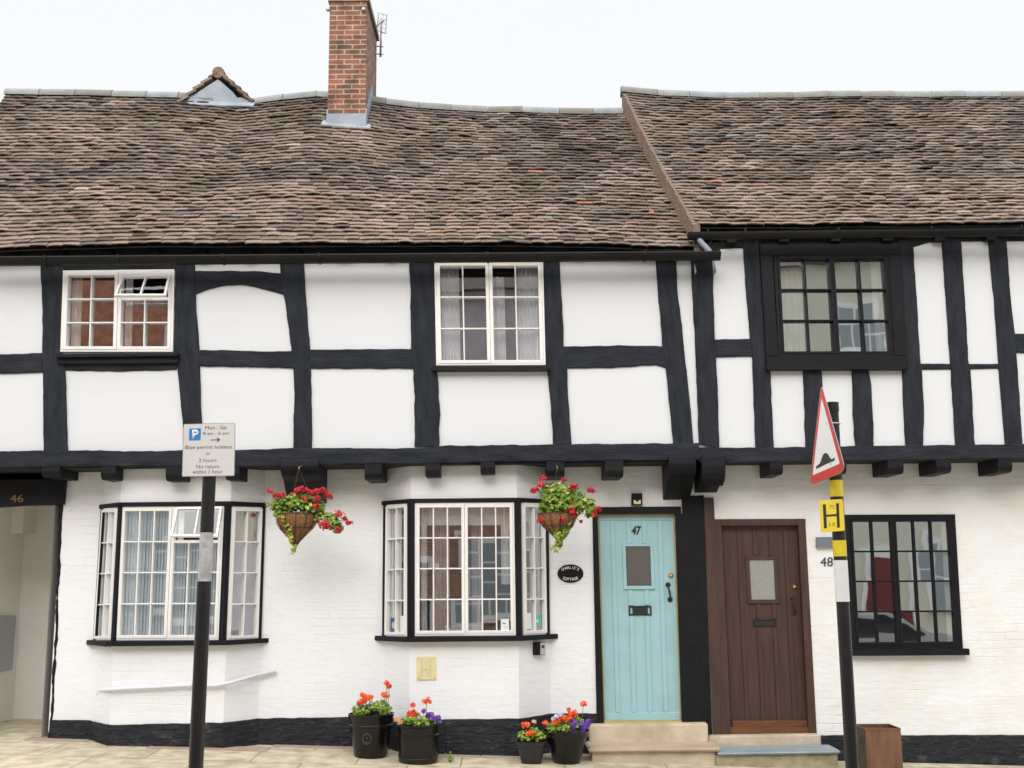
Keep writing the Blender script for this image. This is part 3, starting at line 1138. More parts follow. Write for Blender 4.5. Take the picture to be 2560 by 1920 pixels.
# ridge tiles
def ridge(parent, Sf, x0, x1, seed, cut=None):
    r_ = random.Random(seed)
    mb = MB()
    x = x0
    while x < x1:
        ln = r_.uniform(.40, .46)
        xb = min(x + ln, x1)
        if not (cut and any(c0 < (x + xb) / 2 < c1 for c0, c1 in cut)):
            z0, z1 = Sf(x, 1).z + r_.uniform(-.004, .004), Sf(xb, 1).z + r_.uniform(-.004, .004)
            rings = []
            for (xx, zz, R) in ((x, z0, .088), (xb - .006, z1, .093)):
                ring = []
                for j in range(13):
                    th = math.pi * (-.06 + 1.12 * j / 12)
                    ring.append(mb.vert((xx, YR + .0 - math.cos(th) * R * 1.05, zz - .035 + math.sin(th) * R)))
                rings.append(ring)
            c = r_.random()
            for j in range(12):
                mb.face([rings[0][j], rings[1][j], rings[1][j + 1], rings[0][j + 1]], c)
            mb.face(rings[0], c)
            mb.face(rings[1][::-1], c)
        x = xb
    return mb.build('ridge_tiles', 'ridge_stone', parent, smooth=True, auto=50)
ridge(H47, SL, XL - .02, XV1 - .02, 5)
ridge(H48, SR, XV1 - .04, 7.5, 6)

# lone orange chip of tile on the lower roof
p = at(1627, 541, 11.2)
# shell of the houses
def shell(parent, x0, x1, zeave, zridge, floorx):
    mb = MB()
    for x in (x0, x1):
        mb.box((x - .1, D + .12, -.4), (.2, 0, 0), (0, 15.5 - D - .12, 0), (0, 0, 5.1 + .4))
        mb.poly([(x, 10.8, 4.7), (x, 15.5, 4.7), (x, 13.15, zridge - .12)])
    mb.box((x0, 15.4, -.4), (x1 - x0, 0, 0), (0, .2, 0), (0, 0, 5.4))
    for x in (x0, x1):      # upper flank
        mb.box((x - .08, YJ + .1, 2.86), (.16, 0, 0), (0, D - YJ, 0), (0, 0, 2.1))
    mb.build('outer_walls', 'painted_brick', parent)
shell(H47, XL + .12, 1.85, 4.9, 7.4, None)
shell(H48, 2.05, 7.35, 5.1, 7.6, None)
for h_, x0, x1 in ((H47, XL + .22, 1.74), (H48, 2.16, 7.24)):
    mb = MB()
    xx0 = x0 if h_ is H48 else -4.6
    mb.poly([(xx0, 13.4, -.3), (x1, 13.4, -.3), (x1, 13.4, 2.7), (xx0, 13.4, 2.7)])
    mb.poly([(xx0, D + .2, .15), (x1, D + .2, .15), (x1, 13.4, .15), (xx0, 13.4, .15)])
    mb.poly([(x0, 13.2, 2.9), (x1, 13.2, 2.9), (x1, 13.2, 5), (x0, 13.2, 5)])
    for x in ([-4.58, -2.4, -1.5, .5, x1] if h_ is H47 else [x0, x1]):
        mb.poly([(x, D + .15, -.2), (x, 13.4, -.2), (x, 13.4, 2.8), (x, D + .15, 2.8)])
    for x in ([-2.9, .9] if h_ is H47 else []):
        mb.poly([(x, YJ + .13, 2.8), (x, 13.2, 2.8), (x, 13.2, 5), (x, YJ + .13, 5)])
    mb.build('interior_walls', 'interior', h_, fix=False)
    mb = MB()
    mb.box((x0 - .1, YJ + .03, 2.862), (x1 - x0 + .2, 0, 0), (0, 15.3 - YJ, 0), (0, 0, .06))
    mb.box((x0 - .1, YJ + .14, 4.78), (x1 - x0 + .2, 0, 0), (0, 15.3 - YJ - .2, 0), (0, 0, .04))
    mb.build('floor_deck', 'black_joinery', h_)
    mb = MB()
    mb.box((x0 - .1, YJ + .021, 2.822), (x1 - x0 + .2, 0, 0), (0, D - YJ + .03, 0), (0, 0, .039))
    mb.build('soffit', 'roof_void', h_)

# ------------------------------------------------------------------ ground-floor walls
def pX(px, Y, py=1430):
    return at(px, py, Y).x
YB = D - .27
b1 = [(pX(246, D), D), (pX(293, YB), YB), (pX(571, YB), YB), (pX(656, D), D)]
b2 = [(pX(959, D), D), (pX(1026, YB), YB), (pX(1294, YB), YB), (pX(1372, D), D)]
F1L, F1F, F1R = Plane(b1[0], b1[1]), Plane(b1[1], b1[2]), Plane(b1[2], b1[3])
F2L, F2F, F2R = Plane(b2[0], b2[1]), Plane(b2[1], b2[2]), Plane(b2[2], b2[3])
Q1F = [(303, 1266), (562, 1265), (548, 1600), (288, 1601)]
Q1L = [(257.5, 1271), (297, 1269), (280, 1600), (237, 1601)]
Q1R = [(578, 1266.6), (657, 1269), (646, 1598), (564, 1601)]
Q2F = [(1036.4, 1257), (1286, 1256), (1290, 1588.5), (1036, 1590)]
Q2L = [(966, 1263), (1021, 1257), (1020.5, 1591), (962.6, 1591)]
Q2R = [(1302, 1256), (1362, 1259), (1367, 1585.6), (1306, 1588.5)]
DOOR47 = [(1484, 1270), (1760, 1262), (1781, 1842), (1492, 1842)]
xgate = lambda z: None
# left strip of wall beside the passage
A0 = PD.loc(157, 1212)
A1 = PD.loc(122, 1846)
ZT = 2.87
ZB = -.25
def wallseg(plane, s0, s1, m, parent, holes=(), zt=ZT, zb=ZB, name='wall'):
    holes = [[Vector((max(s0 + .006, min(s1 - .006, p[0])), p[1])) for p in h] for h in holes]
    return holed(name, plane, [(s0, zb), (s1, zb), (s1, zt), (s0, zt)], list(holes), m, parent, .02 if plane.len < 1 else .12)
mb_holes = lambda plane, c: [hole(plane, c)]
o = holed('wall', PD, [(A1[0] - .01, ZB), (b1[0][0] + 20, ZB), (b1[0][0] + 20, ZT), (A0[0], ZT)], [], 'painted_brick', H47, .1)
wallseg(F1L, 0, F1L.len, 'painted_brick', H47, mb_holes(F1L, Q1L))
wallseg(F1F, 0, F1F.len, 'painted_brick', H47, mb_holes(F1F, Q1F))
wallseg(F1R, 0, F1R.len, 'painted_brick', H47, mb_holes(F1R, Q1R))
wallseg(PD, b1[3][0] + 20, b2[0][0] + 20, 'painted_brick', H47)
wallseg(F2L, 0, F2L.len, 'painted_brick', H47, mb_holes(F2L, Q2L))
wallseg(F2F, 0, F2F.len, 'painted_brick', H47, mb_holes(F2F, Q2F))
wallseg(F2R, 0, F2R.len, 'painted_brick', H47, mb_holes(F2R, Q2R))
dL = [PD.loc(1490, 1276), PD.loc(1500, 1842)]
dR = [PD.loc(1756, 1276), PD.loc(1776, 1842)]
xmS = xm + 20
DD = [PD.loc(x, y) for x, y in ((1490, 1275), (1700, 1273), (1716, 1900), (1500, 1900))]
wallseg(PD, b2[3][0] + 20, xmS, 'painted_brick', H47, [DD])
D8 = [PD.loc(x, y) for x, y in ((1790, 1305), (2006, 1304), (2034, 1900), (1815, 1900))]
W48 = [(2111, 1287), (2386, 1286), (2406, 1622), (2129.5, 1624)]
wallseg(PD, xmS, 27.35, 'cream_painted_brick', H48, [D8, hole(PD, W48)])

# dark edging along the gateway jamb, and passage
timber('jamb_edge', PD, [(152, 1255), (147, 1350), (141, 1480), (137, 1600), (126, 1780), (119, 1847)],
       [(158, 1255), (153, 1350), (147, 1480), (143, 1600), (131, 1780), (124, 1847)], .006, H47, m='black_joinery', wob=.009, back=-.15, bev=.003)
PX = -5.55
YP = 12.8
mb = MB()
mb.poly([(PX, YP, 0), (-4.5, YP, 0), (-4.5, YP, 2.85), (PX, YP, 2.85)])
mb.poly([(PX, D - .02, 0), (PX, YP, 0), (PX, YP, 2.85), (PX, D - .02, 2.85)])
mb.poly([(-4.66, D + .02, -.1), (-4.66, YP, -.1), (-4.66, YP, 2.85), (-4.66, D + .02, 2.85)])
mb.poly([(PX, YP, 2.6), (-4.5, YP, 2.6), (-4.5, D, 2.6), (PX, D, 2.6)])
mb.build('passage_walls', 'passage_plaster', H47, fix=False)
mb = MB()
c0 = at(75, 1262, 12.6)
mb.box((PX, 12.45, at(60, 1333, 12.5).z), (c0.x - PX, 0, 0), (0, .35, 0), (0, 0, .6))
mb.build('passage_boxing', 'passage_plaster', H47)
mb = MB()
mb.box((-6.3, D - .0, -.2), (PX + 6.3, 0, 0), (0, .1, 0), (0, 0, 3.06))
mb.build('wall', 'painted_brick', H47)
# the lintel with the number
timber('passage_lintel', PD, [(-60, 1198), (80, 1198), (165, 1196)], [(-60, 1271), (0, 1268), (153, 1261), (158, 1261)], .05, H47, m='black_joinery')
mat('old_brass', (.22, .14, .05), .6)
tx = text_mesh('46', PD, bx(26, 1237, 58, 1255), .051, 'old_brass', H47, 'house_number')

# joists and brackets under the jetty
def joist(x0, x1, ytop, ybot, parent, nose=.0):
    mb = MB()
    a_, b_ = at(x0, ytop, YJ - .035), at(x1, ytop, YJ - .035)
    c_ = at(x0, ybot, YJ - .035)
    zt, zb = 2.865, c_.z
    x0_, x1_ = a_.x, b_.x
    e = min(.035, (zt - zb) * .3)
    prof = [(YJ - .03, zt), (YJ - .034, zb + e * 1.6), (YJ - .018, zb + e * .5), (YJ + .02, zb), (D + .02, zb + .004), (D + .02, zt)]
    b = .006
    mb.prism([Vector((x0_, y, z)) for y, z in prof], [Vector((x1_, y, z)) for y, z in prof])
    o = mb.build('joist', 'black_joinery', parent)
    bm = bmesh.new()
    bm.from_mesh(o.data)
    bmesh.ops.bevel(bm, geom=bm.edges[:], offset=.007, segments=2, affect='EDGES', profile=.6)
    bm.to_mesh(o.data)
    bm.free()
    return o
for q in ((104, 149, 1168, 1193), (252, 290, 1167, 1199), (414, 461, 1167, 1202), (563, 599, 1170, 1199), (911, 955, 1160, 1199), (1063, 1100, 1162, 1191),
          (1201, 1237, 1152, 1184), (1366, 1411, 1153, 1191), (1512, 1558, 1150, 1192)):
    joist(*q, H47)
for q in ((1925, 1957, 1153, 1186), (2072, 2116, 1153, 1184), (2219, 2259, 1152, 1184), (2340, 2378, 1149, 1182), (2494, 2530, 1147, 1181), (2650, 2690, 1145, 1180), (2820, 2858, 1144, 1178), (2990, 3030, 1142, 1176)):
    joist(*q, H48)
def bracket(x0, x1, zdrop, parent, zf=.16, zt=2.875, yf=YJ - .06, jut=0):
    a_, b_ = at(x0, 1170, yf), at(x1, 1170, yf)
    prof = [(yf, zt), (yf - .006, zt - zf * .5), (yf + .005, zt - zf * .85), (yf + .05, zt - zf - .02), (yf + .16, zt - zf - .07), (yf + .3, zt - zdrop * .8), (D + .01, zt - zdrop), (D + .01, zt)]
    mb = MB()
    mb.prism([Vector((a_.x, y, z)) for y, z in prof], [Vector((b_.x, y, z)) for y, z in prof])
    o = mb.build('bracket', 'black_joinery', parent)
    bm = bmesh.new()
    bm.from_mesh(o.data)
    bmesh.ops.bevel(bm, geom=bm.edges[:], offset=.012, segments=2, affect='EDGES', profile=.6)
    bm.to_mesh(o.data)
    bm.free()
    return o
bracket(701, 797, .40, H47, .13)
bracket(1672, 1741, .40, H47, .16)
bracket(1755, 1814, .33, H48, .22)

# ------------------------------------------------------------------ plinths
def plinth(name, plane, top, parent, d=.016, zb=-.25, d2=None):
    mb = MB()
    A = [plane.loc(x, y, d) for x, y in top]
    n = max(2, int((A[-1][0] - A[0][0]) / .05))
    prev = None
    for k in range(n + 1):
        t = k / n
        s_ = A[0][0] + (A[-1][0] - A[0][0]) * t
        z = interp([(p[0], p[1]) for p in A], s_) + .008 * noise.noise(Vector((s_ * 9, 3, 1)))
        dd = d + .008 * noise.noise(Vector((s_ * 4, 1, 1)))
        cur = [mb.vert(plane.w((s_, z), -.01)), mb.vert(plane.w((s_, z), dd - .005)), mb.vert(plane.w((s_, z - .008), dd)), mb.vert(plane.w((s_, zb), dd + .015))]
        if prev:
            for j in range(3):
                mb.face([prev[j], cur[j], cur[j + 1], prev[j + 1]])
        prev = cur
    return mb.build(name, 'black_painted_brick', parent, fix=True)
plinth('plinth', PD, [(124, 1800), (240, 1801)], H47)
def fac(plane, s0, s1, y0, y1):
    """pixel points for facet ends (found on the facet) """
    return None
def plinth_s(plane, s0, z0, s1, z1, parent):
    mb = MB()
    n = max(2, int((s1 - s0) / .05))
    prev = None
    for k in range(n + 1):
        t = k / n
        s_ = s0 + (s1 - s0) * t
        z = z0 + (z1 - z0) * t + .008 * noise.noise(Vector((s_ * 9, z0, 1)))
        dd = .016 + .006 * noise.noise(Vector((s_ * 4, 1, z0)))
        cur = [mb.vert(plane.w((s_, z), -.01)), mb.vert(plane.w((s_, z), dd - .005)), mb.vert(plane.w((s_, z - .008), dd)), mb.vert(plane.w((s_, -.25), dd + .015))]
        if prev:
            for j in range(3):
                mb.face([prev[j], cur[j], cur[j + 1], prev[j + 1]])
        prev = cur
    return mb.build('plinth', 'black_painted_brick', parent)
zA = at(240, 1801, D).z
zBf = at(270, 1812, YB).z
zC = at(560, 1806, YB).z
zD = at(656, 1796, D).z
plinth_s(F1L, 0, zA, F1L.len + .01, zBf, H47)
plinth_s(F1F, -.008, zBf, F1F.len + .008, zC, H47)
plinth_s(F1R, -.01, zC, F1R.len, zD, H47)
zE = at(950, 1791, D).z
plinth_s(PD, b1[3][0] + 20, zD, b2[0][0] + 20, zE, H47)
zG, zH2, zI = at(1060, 1799, YB).z, at(1294, 1796, YB).z, at(1372, 1784, D).z
plinth_s(F2L, 0, zE, F2L.len + .01, zG, H47)
plinth_s(F2F, -.008, zG, F2F.len + .008, zH2, H47)
plinth_s(F2R, -.01, zH2, F2R.len, zI, H47)
plinth_s(PD, b2[3][0] + 20, zI, PD.loc(1491, 1783)[0], at(1491, 1783, D).z, H47)
plinth_s(PD, PD.loc(2051, 1838)[0], at(2051, 1838, D).z, 27.3, at(2560, 1826, D).z - .06, H48)

# ------------------------------------------------------------------ windows
def sill(plane, pts, d0, d1, parent, m='black_joinery'):
    mb = MB()
    slab(mb, plane, pts, d0, d1, bev=.006)
    return mb.build('sill', m, parent)

win, Q = window(PJ, W1, [(0, .5, 2), (.5, 1, 2)], H47, d=.03, frame=.022, sash=.034, skip=(1,), label='white upstairs window with its top light propped open')
sill(PJ, [(139, 885), (444, 882), (444, 889), (139, 893)], -.02, .10, win)
sill(PJ, [(142, 893), (444, 889), (444, 907), (142, 909)], -.02, .06, win)
curtain(Q, .05, .14, .03, .97, -.10, win, waves=3, m='curtain')
curtain(Q, .53, .60, .03, .97, -.10, win, waves=2, m='curtain')
# open top light, hinged at its head
def toplight(plane, outer_top, outer_bot, dt, db, parent, t=.022, m='white_paint'):
    A = [plane.at(*outer_top[0], dt), plane.at(*outer_top[1], dt), plane.at(*outer_bot[1], db), plane.at(*outer_bot[0], db)]
    nrm = (A[1] - A[0]).cross(A[3] - A[0]).normalized()
    W_, H_ = (A[1] - A[0]).length, (A[3] - A[0]).length
    def P(u, v, k=0.0):
        return (A[0] * (1 - u) + A[1] * u) * (1 - v) + (A[3] * (1 - u) + A[2] * u) * v + nrm * k
    mb = MB()
    tu, tv = t / W_, t / H_
    for (u0, v0, u1, v1) in ((0, 0, 1, tv), (0, 1 - tv, 1, 1), (0, tv, tu, 1 - tv), (1 - tu, tv, 1, 1 - tv), (.5 - tu * .35, tv, .5 + tu * .35, 1 - tv)):
        f = [(u0, v0), (u1, v0), (u1, v1), (u0, v1)]
        mb.prism([P(*p, .016) for p in f], [P(*p, -.016) for p in f])
    o = mb.build('open_casement', m, parent)
    mb = MB()
    for (u0, u1) in ((tu, .5 - tu * .3), (.5 + tu * .3, 1 - tu)):
        mb.poly([P(u0, tv), P(u1, tv), P(u1, 1 - tv), P(u0, 1 - tv)])
    mb.build('open_casement_pane', 'clear_glass', parent, fix=False)
    return o
toplight(PJ, [(306, 691), (427, 689)], [(286, 741), (415, 741)], .035, .17, win)
win, Q = window(PJ, W2, [(0, .5, 2), (.5, 1, 2)], H47, d=.03, frame=.018, sash=.034, label='white upstairs window with net curtains above the middle')
sill(PJ, [(1078, 916), (1375, 914.5), (1375, 925), (1078, 926)], -.02, .09, win)
curtain(Q, .05, .22, .03, .97, -.10, win, waves=5)
curtain(Q, .74, .96, .03, .97, -.09, win, waves=7)
curtain(Q, .53, .64, .12, .97, -.12, win, waves=3)
# black upstairs window of 48
mbc = MB()
Q3o = Quad(PJ, [(1896, 612), (2246, 610), (2265, 923), (1914, 924)])
Q3o.ring(mbc, 0, 0, 1, 1, .125, -.02, .055, .006)
mbc.build('window_casing', 'black_joinery', H48)
W3b = [(1930, 633), (2222, 632), (2242, 897), (1946, 898)]
win, Q = window(PJ, W3, [(0, .5, 2), (.5, 1, 2)], H48, d=.045, m='black_joinery', frame=.036, sash=.024, barw=.014, glass='old_glass', tilt=.0009, label='black framed upstairs window with twelve old panes')
sill(PJ, [(1917, 906), (2264, 905), (2266, 923), (1917, 924)], .0, .085, win)
curtain(Q, .04, .3, .02, .98, -.16, win, waves=6)
curtain(Q, .86, .98, .02, .98, -.08, win, waves=3)
# lower window of 48
win, Q = window(PD, W48, [(0, .43, 2), (.43, 1, 3)], H48, d=.02, m='black_joinery', frame=.045, sash=.026, barw=.017, rows=4, glass='old_glass', tilt=.0007, label='black framed downstairs window with twenty panes')
sill(PD, [(2131, 1624), (2424, 1622), (2425, 1638), (2131, 1640)], -.02, .09, win)
curtain(Q, .885, .965, .02, .98, -.04, win, waves=2, amp=.006)
# bays
def bay(parent, planes, quads, rows, F_, head, sillpts, label, skipF=None):
    L_, Fr, R_ = planes
    mb = MB()
    # black corner posts, jambs and head
    def pst(plane, a0_, a1_, b1_, b0_, d0=-.03, d1=.024):
        slab(mb, plane, [a0_, a1_, b1_, b0_], d0, d1)

    # head board following the three facets
    zt, zb = head['zt'], head['zb']
    out = .035
    def plan(o_):
        P = []
        p0, p1, p2, p3 = L_.o, Fr.o, R_.o, R_.o + R_.u * R_.len
        P.append(p0 + Vector((-o_ * .9, 0, 0)))
        P.append(p1 + Vector((-o_ * .45, -o_, 0)))
        P.append(p2 + Vector((o_ * .45, -o_, 0)))
        P.append(p3 + Vector((o_ * .9, 0, 0)))
        return P
    def moulding(z0, z1, o_, nm, par):
        m_ = MB()
        P = plan(o_)
        P = P + [P[3] + Vector((0, .05, 0)), P[0] + Vector((0, .05, 0))]
        top = [Vector((p.x, p.y, z1)) for p in P]
        bot = [Vector((p.x, p.y, z0)) for p in P]
        m_.prism(top, bot)
        ob = m_.build(nm, 'black_joinery', par)
        bm = bmesh.new()
        bm.from_mesh(ob.data)
        bmesh.ops.bevel(bm, geom=bm.edges[:], offset=.005, segments=2, affect='EDGES')
        bm.to_mesh(ob.data)
        bm.free()
        return ob
    b = moulding(zb, zt, out, 'bay_window', parent)
    b['label'] = label
    moulding(sillpts[0], sillpts[1], .095, 'sill', b)
    for (plane, (p0, p1, p2, p3)) in head['posts']:
        mb = MB()
        slab(mb, plane, [p0, p1, p2, p3], .0 if plane.len < 1 else -.03, .024)
        mb.build('corner_post', 'black_joinery', b)
    res = []
    for plane, q, nc in zip(planes, quads, (None, 1, None)):
        if nc is None:
            Wn = window(plane, q, [(0, 1, 2)], parent, d=.02, frame=.014, sash=.028, rows=4, name='side_window', back=-.021)
        else:
            Wn = window(plane, q, [(0, .5, 3), (.5, 1, 3)], parent, d=.02, frame=.018, sash=.03, rows=4, name='front_window', skip=skipF)
        res.append(Wn)
    return b, res
zz = lambda px, py, Y: at(px, py, Y).z
b, res = bay(H47, (F1L, F1F, F1R), (Q1L, Q1F, Q1R), 4, None,
    dict(zt=zz(430, 1254.5, YB - .03), zb=zz(430, 1265.5, YB - .03), posts=[
        (F1F, ((297, 1260), (306, 1260), (290, 1603), (278, 1603))),
        (F1F, ((561, 1260), (573, 1260), (556, 1603), (546, 1603))),
        (F1R, ((570, 1260), (579, 1260), (565, 1603), (555, 1603))),
        (F1R, ((656, 1262), (664, 1263), (653, 1602), (645, 1602))),
        (F1L, ((252, 1264), (258, 1264), (238, 1605), (232, 1605))),
        (F1L, ((295, 1260), (301, 1260), (283, 1603), (277, 1603)))]),
    (zz(430, 1614.5, YB - .095), zz(430, 1601.5, YB - .02)), 'white bay window on the left with its small top light propped open and pale blue blinds', skipF=(1,))
(wl, Ql), (wf, Qf), (wr, Qr) = res
def blind(Q, u0, u1, v0, v1, d, parent, n=20, m='blue_blind', amp=.012):
    """vertical slatted blind"""
    mb = MB()
    for k in range(n):
        a_ = u0 + (u1 - u0) * k / n
        b_ = u0 + (u1 - u0) * (k + 1.02) / n
        t = rnd.uniform(-.6, .6) * amp
        mb.poly([Q.w(a_, v0, d - amp + t), Q.w(b_, v0, d + amp + t), Q.w(b_, v1, d + amp + t), Q.w(a_, v1, d - amp + t)])
    return mb.build('blind', m, parent, fix=False)
blind(Qf, .03, .50, .02, .98, -.06, wf, 16)
blind(Qf, .52, .98, .27, .98, -.06, wf, 16)
blind(Ql, -.06, 1.0, .0, 1.0, -.025, wl, 10, amp=.002)
blind(Qr, .05, .97, .27, .98, -.08, wr, 9)
curtain(Qf, .06, .17, .02, .98, -.07, wf, waves=3)
curtain(Qf, .54, .60, .02, .98, -.07, wf, waves=2)
curtain(Qr, .3, .95, .02, .26, -.11, wr, waves=5, m='cream_plastic')
toplight(F1F, [(441, 1270), (556, 1268)], [(426, 1342), (545, 1343)], .03, .17, wf)
b, res = bay(H47, (F2L, F2F, F2R), (Q2L, Q2F, Q2R), 4, None,
    dict(zt=zz(1160, 1245.5, YB - .03), zb=zz(1160, 1256, YB - .03), posts=[
        (F2F, ((1021, 1250), (1037, 1250), (1037, 1593), (1020, 1593))),
        (F2F, ((1285, 1250), (1300, 1250), (1306, 1593), (1290, 1593))),
        (F2R, ((1362, 1253), (1371, 1254), (1375, 1589), (1366, 1589))),
        (F2R, ((1294, 1250), (1302, 1250), (1306, 1593), (1298, 1593))),
        (F2L, ((958, 1256), (966, 1256), (963, 1594), (955, 1594))),
        (F2L, ((1018, 1250), (1025, 1250), (1025, 1593), (1018, 1593)))]),
    (zz(1160, 1604, YB - .095), zz(1160, 1590.5, YB - .02)), 'white bay window in the middle with a raised pale roller blind and cards in its lowest panes')
(wl2, Ql2), (wf2, Qf2), (wr2, Qr2) = res
def sheetq(Q, u0, v0, u1, v1, d, parent, m, name):
    mb = MB()
    Q.bar(mb, u0, v0, u1, v1, d - .003, d)
    return mb.build(name, m, parent)
sheetq(Qf2, .04, .02, .97, .17, -.10, wf2, 'curtain', 'roller_blind')
sheetq(Qr2, .08, .02, .93, .14, -.10, wr2, 'curtain', 'roller_blind')
curtain(Qf2, .06, .12, .02, .98, -.08, wf2, waves=2)
curtain(Qf2, .17, .34, .15, .98, -.20, wf2, waves=5, m='opposite_render')
curtain(Qf2, .56, .66, .15, .98, -.20, wf2, waves=3, m='opposite_render')
curtain(Qf2, .86, .95, .02, .62, -.08, wf2, waves=3)
curtain(Ql2, .0, .6, .0, 1.0, -.045, wl2, waves=3)
curtain(Qr2, .55, .93, .02, .98, -.08, wr2, waves=3)

# ------------------------------------------------------------------ doors
def door(parent, corners, dd, paint, battens, glassq, glassframe, box_q, name_label, top_rail=.012, bot=.96, pane='obscure_glass'):
    """plank door: corners TL TR BR BL (px) at recess dd"""
    Q = Quad(PD, corners, dd)
    mb = MB()
    Q.bar(mb, 0, 0, 1, 1, dd - .04, dd)
    gf = glassframe
    # raised frame members
    Q.bar(mb, 0, 0, 1, top_rail + .012, dd - .01, dd + .009, .002)
    Q.bar(mb, 0, bot, 1, .998, dd - .01, dd + .02, .004)
    for (u0, u1) in battens:
        segs = [(top_rail + .014, bot - .002)]
        if u1 > gf[0] and u0 < gf[2]:
            segs = [(top_rail + .014, gf[1] - .002), (gf[3] + .002, box_q[1] - .004), (box_q[3] + .004, bot - .002)]
        for v0, v1 in segs:
            Q.bar(mb, u0, v0, u1, v1, dd - .01, dd + .013, .0012)
    o = mb.build('door', paint, parent)
    o['label'] = name_label
    mb = MB()
    g = glassq
    Q.bar(mb, gf[0], gf[1], gf[2], g[1], dd - .01, dd + .017, .003)
    Q.bar(mb, gf[0], g[3], gf[2], gf[3], dd - .01, dd + .02, .003)
    Q.bar(mb, gf[0], g[1], g[0], g[3], dd - .01, dd + .015, .003)
    Q.bar(mb, g[2], g[1], gf[2], g[3], dd - .01, dd + .015, .003)
    mb.build('window_frame', paint, o)
    mb = MB()
    Q.bar(mb, g[0], g[1], g[2], g[3], dd - .01, dd + .004)
    mb.build('window', pane, o)
    # letterbox
    mb = MB()
    b_ = box_q
    Q.ring(mb, b_[0], b_[1], b_[2], b_[3], .014, dd, dd + .016, .003)
    Q.bar(mb, b_[0] + .05, b_[1] + .008, b_[2] - .05, b_[3] - .008, dd, dd + .010)
    mb.build('letterbox', 'iron', o)
    return o, Q
def disc(mb, c, n_, r_, t, seg=20, dome=0.0):
    n_ = Vector(n_).normalized()
    x = n_.cross(Vector((0, 0, 1))).normalized()
    y = x.cross(n_)
    rings = []
    prof = [(r_, 0), (r_, t * .7), (r_ * .85, t), (r_ * .45, t + dome * .8), (.0005, t + dome)]
    for rr2, h2 in prof:
        rings.append([mb.vert(Vector(c) + n_ * h2 + (x * math.cos(2 * math.pi * k / seg) + y * math.sin(2 * math.pi * k / seg)) * rr2) for k in range(seg)])
    for a_, b_ in zip(rings, rings[1:]):
        for k in range(seg):
            mb.face([a_[k], a_[(k + 1) % seg], b_[(k + 1) % seg], b_[k]])
OUT = Vector((0, -1, 0))
T47 = [(1497.5, 1289), (1683, 1288), (1700.6, 1801), (1512.3, 1803)]
d47, Q47 = door(H47, T47, -.055, 'teal_paint', [(.15, .205), (.365, .425), (.575, .635), (.785, .84)],
                (.345, .155, .675, .35), (.30, .143, .72, .367), (.36, .448, .665, .494), 'pale teal plank door with a small dark window')
mb = MB()
disc(mb, PD.at(1677, 1438.6, -.055), OUT, .026, .012, dome=.02)
mb.build('knob', 'brass', d47, smooth=True, auto=50)
def dhandle(parent, x, y0, y1, dd, m='iron'):
    mb = MB()
    a_, b_ = PD.at(x[0], y0, dd), PD.at(x[1], y1, dd)
    mb.tube([a_ + OUT * .006, a_ + OUT * .04 + Vector((0, 0, -.03)), a_.lerp(b_, .5) + OUT * .055, b_ + OUT * .04 + Vector((0, 0, .03)), b_ + OUT * .006], [.008, .0085, .011, .0085, .008], 8)
    for p in (a_, b_):
        disc(mb, p, OUT, .026, .008)
    return mb.build('handle', m, parent, smooth=True, auto=60)
dhandle(d47, (1670, 1675), 1462, 1499, -.055)
text_mesh('47', PD, bx(1579, 1315, 1603, 1337), -.054, 'iron', d47, 'house_number', ext=.006, bold=.03, shear=.15)
# frames: black boards between, gold draught strip, brown frame
mb = MB()
slab(mb, PD, [(1481, 1268), (1703, 1266), (1703, 1284), (1482, 1285.5)], -.1, .022)
slab(mb, PD, [(1481, 1285.5), (1494, 1285.5), (1510, 1808), (1492, 1808)], -.1, .020)
slab(mb, PD, [(1688, 1284), (1706, 1284), (1728, 1826), (1705.5, 1826)], -.1, .019)
mb.build('door_frame', 'black_joinery', H47)
mb = MB()
slab(mb, PD, [(1494, 1285.5), (1688, 1284), (1688, 1287), (1494, 1288.5)], -.1, -.03)
slab(mb, PD, [(1494, 1288.6), (1496.6, 1288.5), (1512, 1803), (1510, 1803)], -.1, -.03)
slab(mb, PD, [(1684.5, 1287.2), (1689, 1287), (1707, 1803), (1702, 1803)], -.1, -.02)
slab(mb, PD, [(1510, 1803.4), (1707, 1801.6), (1707, 1807), (1510, 1809)], -.1, .01)
mb.build('draught_strip', 'gold_trim', H47)
for k, (xa, xb) in enumerate((((1704, 1737), (1726, 1755)), ((1737.6, 1759.4), (1755.6, 1781)))):
    mb = MB()
    slab(mb, PD, [(xa[0], 1240), (xa[1], 1238), (xb[1], 1842), (xb[0], 1842)], -.05, .014, bev=.004)
    mb.build('cover_board', 'black_joinery', H47)
mb = MB()
slab(mb, PD, [(1760, 1244), (1784, 1244), (1787, 1298), (1804, 1300), (1828, 1838), (1782, 1838)], -.12, .012)
slab(mb, PD, [(1787, 1298), (2014, 1297), (2014, 1312.5), (1804, 1314)], -.12, .010)
slab(mb, PD, [(1996, 1312.5), (2014, 1312.5), (2042, 1837), (2022, 1837)], -.12, .012)
mb.build('door_frame', 'brown_stain', H48)
T48 = [(1806, 1314), (1994, 1313), (2020, 1817), (1829, 1818)]
d48, Q48 = door(H48, T48, -.07, 'brown_stain', [(.185, .235), (.395, .45), (.6, .655), (.8, .85)],
                (.335, .175, .655, .375), (.28, .155, .705, .395), (.35, .472, .65, .508), 'dark brown plank door with a small pale window', bot=.972, pane='pale_obscure_glass')
mb = MB()
disc(mb, PD.at(1986, 1467, -.07), OUT, .024, .012, dome=.022)
mb.build('knob', 'brass', d48, smooth=True, auto=50)
dhandle(d48, (1980, 1985), 1493, 1532, -.07)
mb = MB()
Q48.bar(mb, .0, .968, 1, 1.0, -.075, -.03, .006)
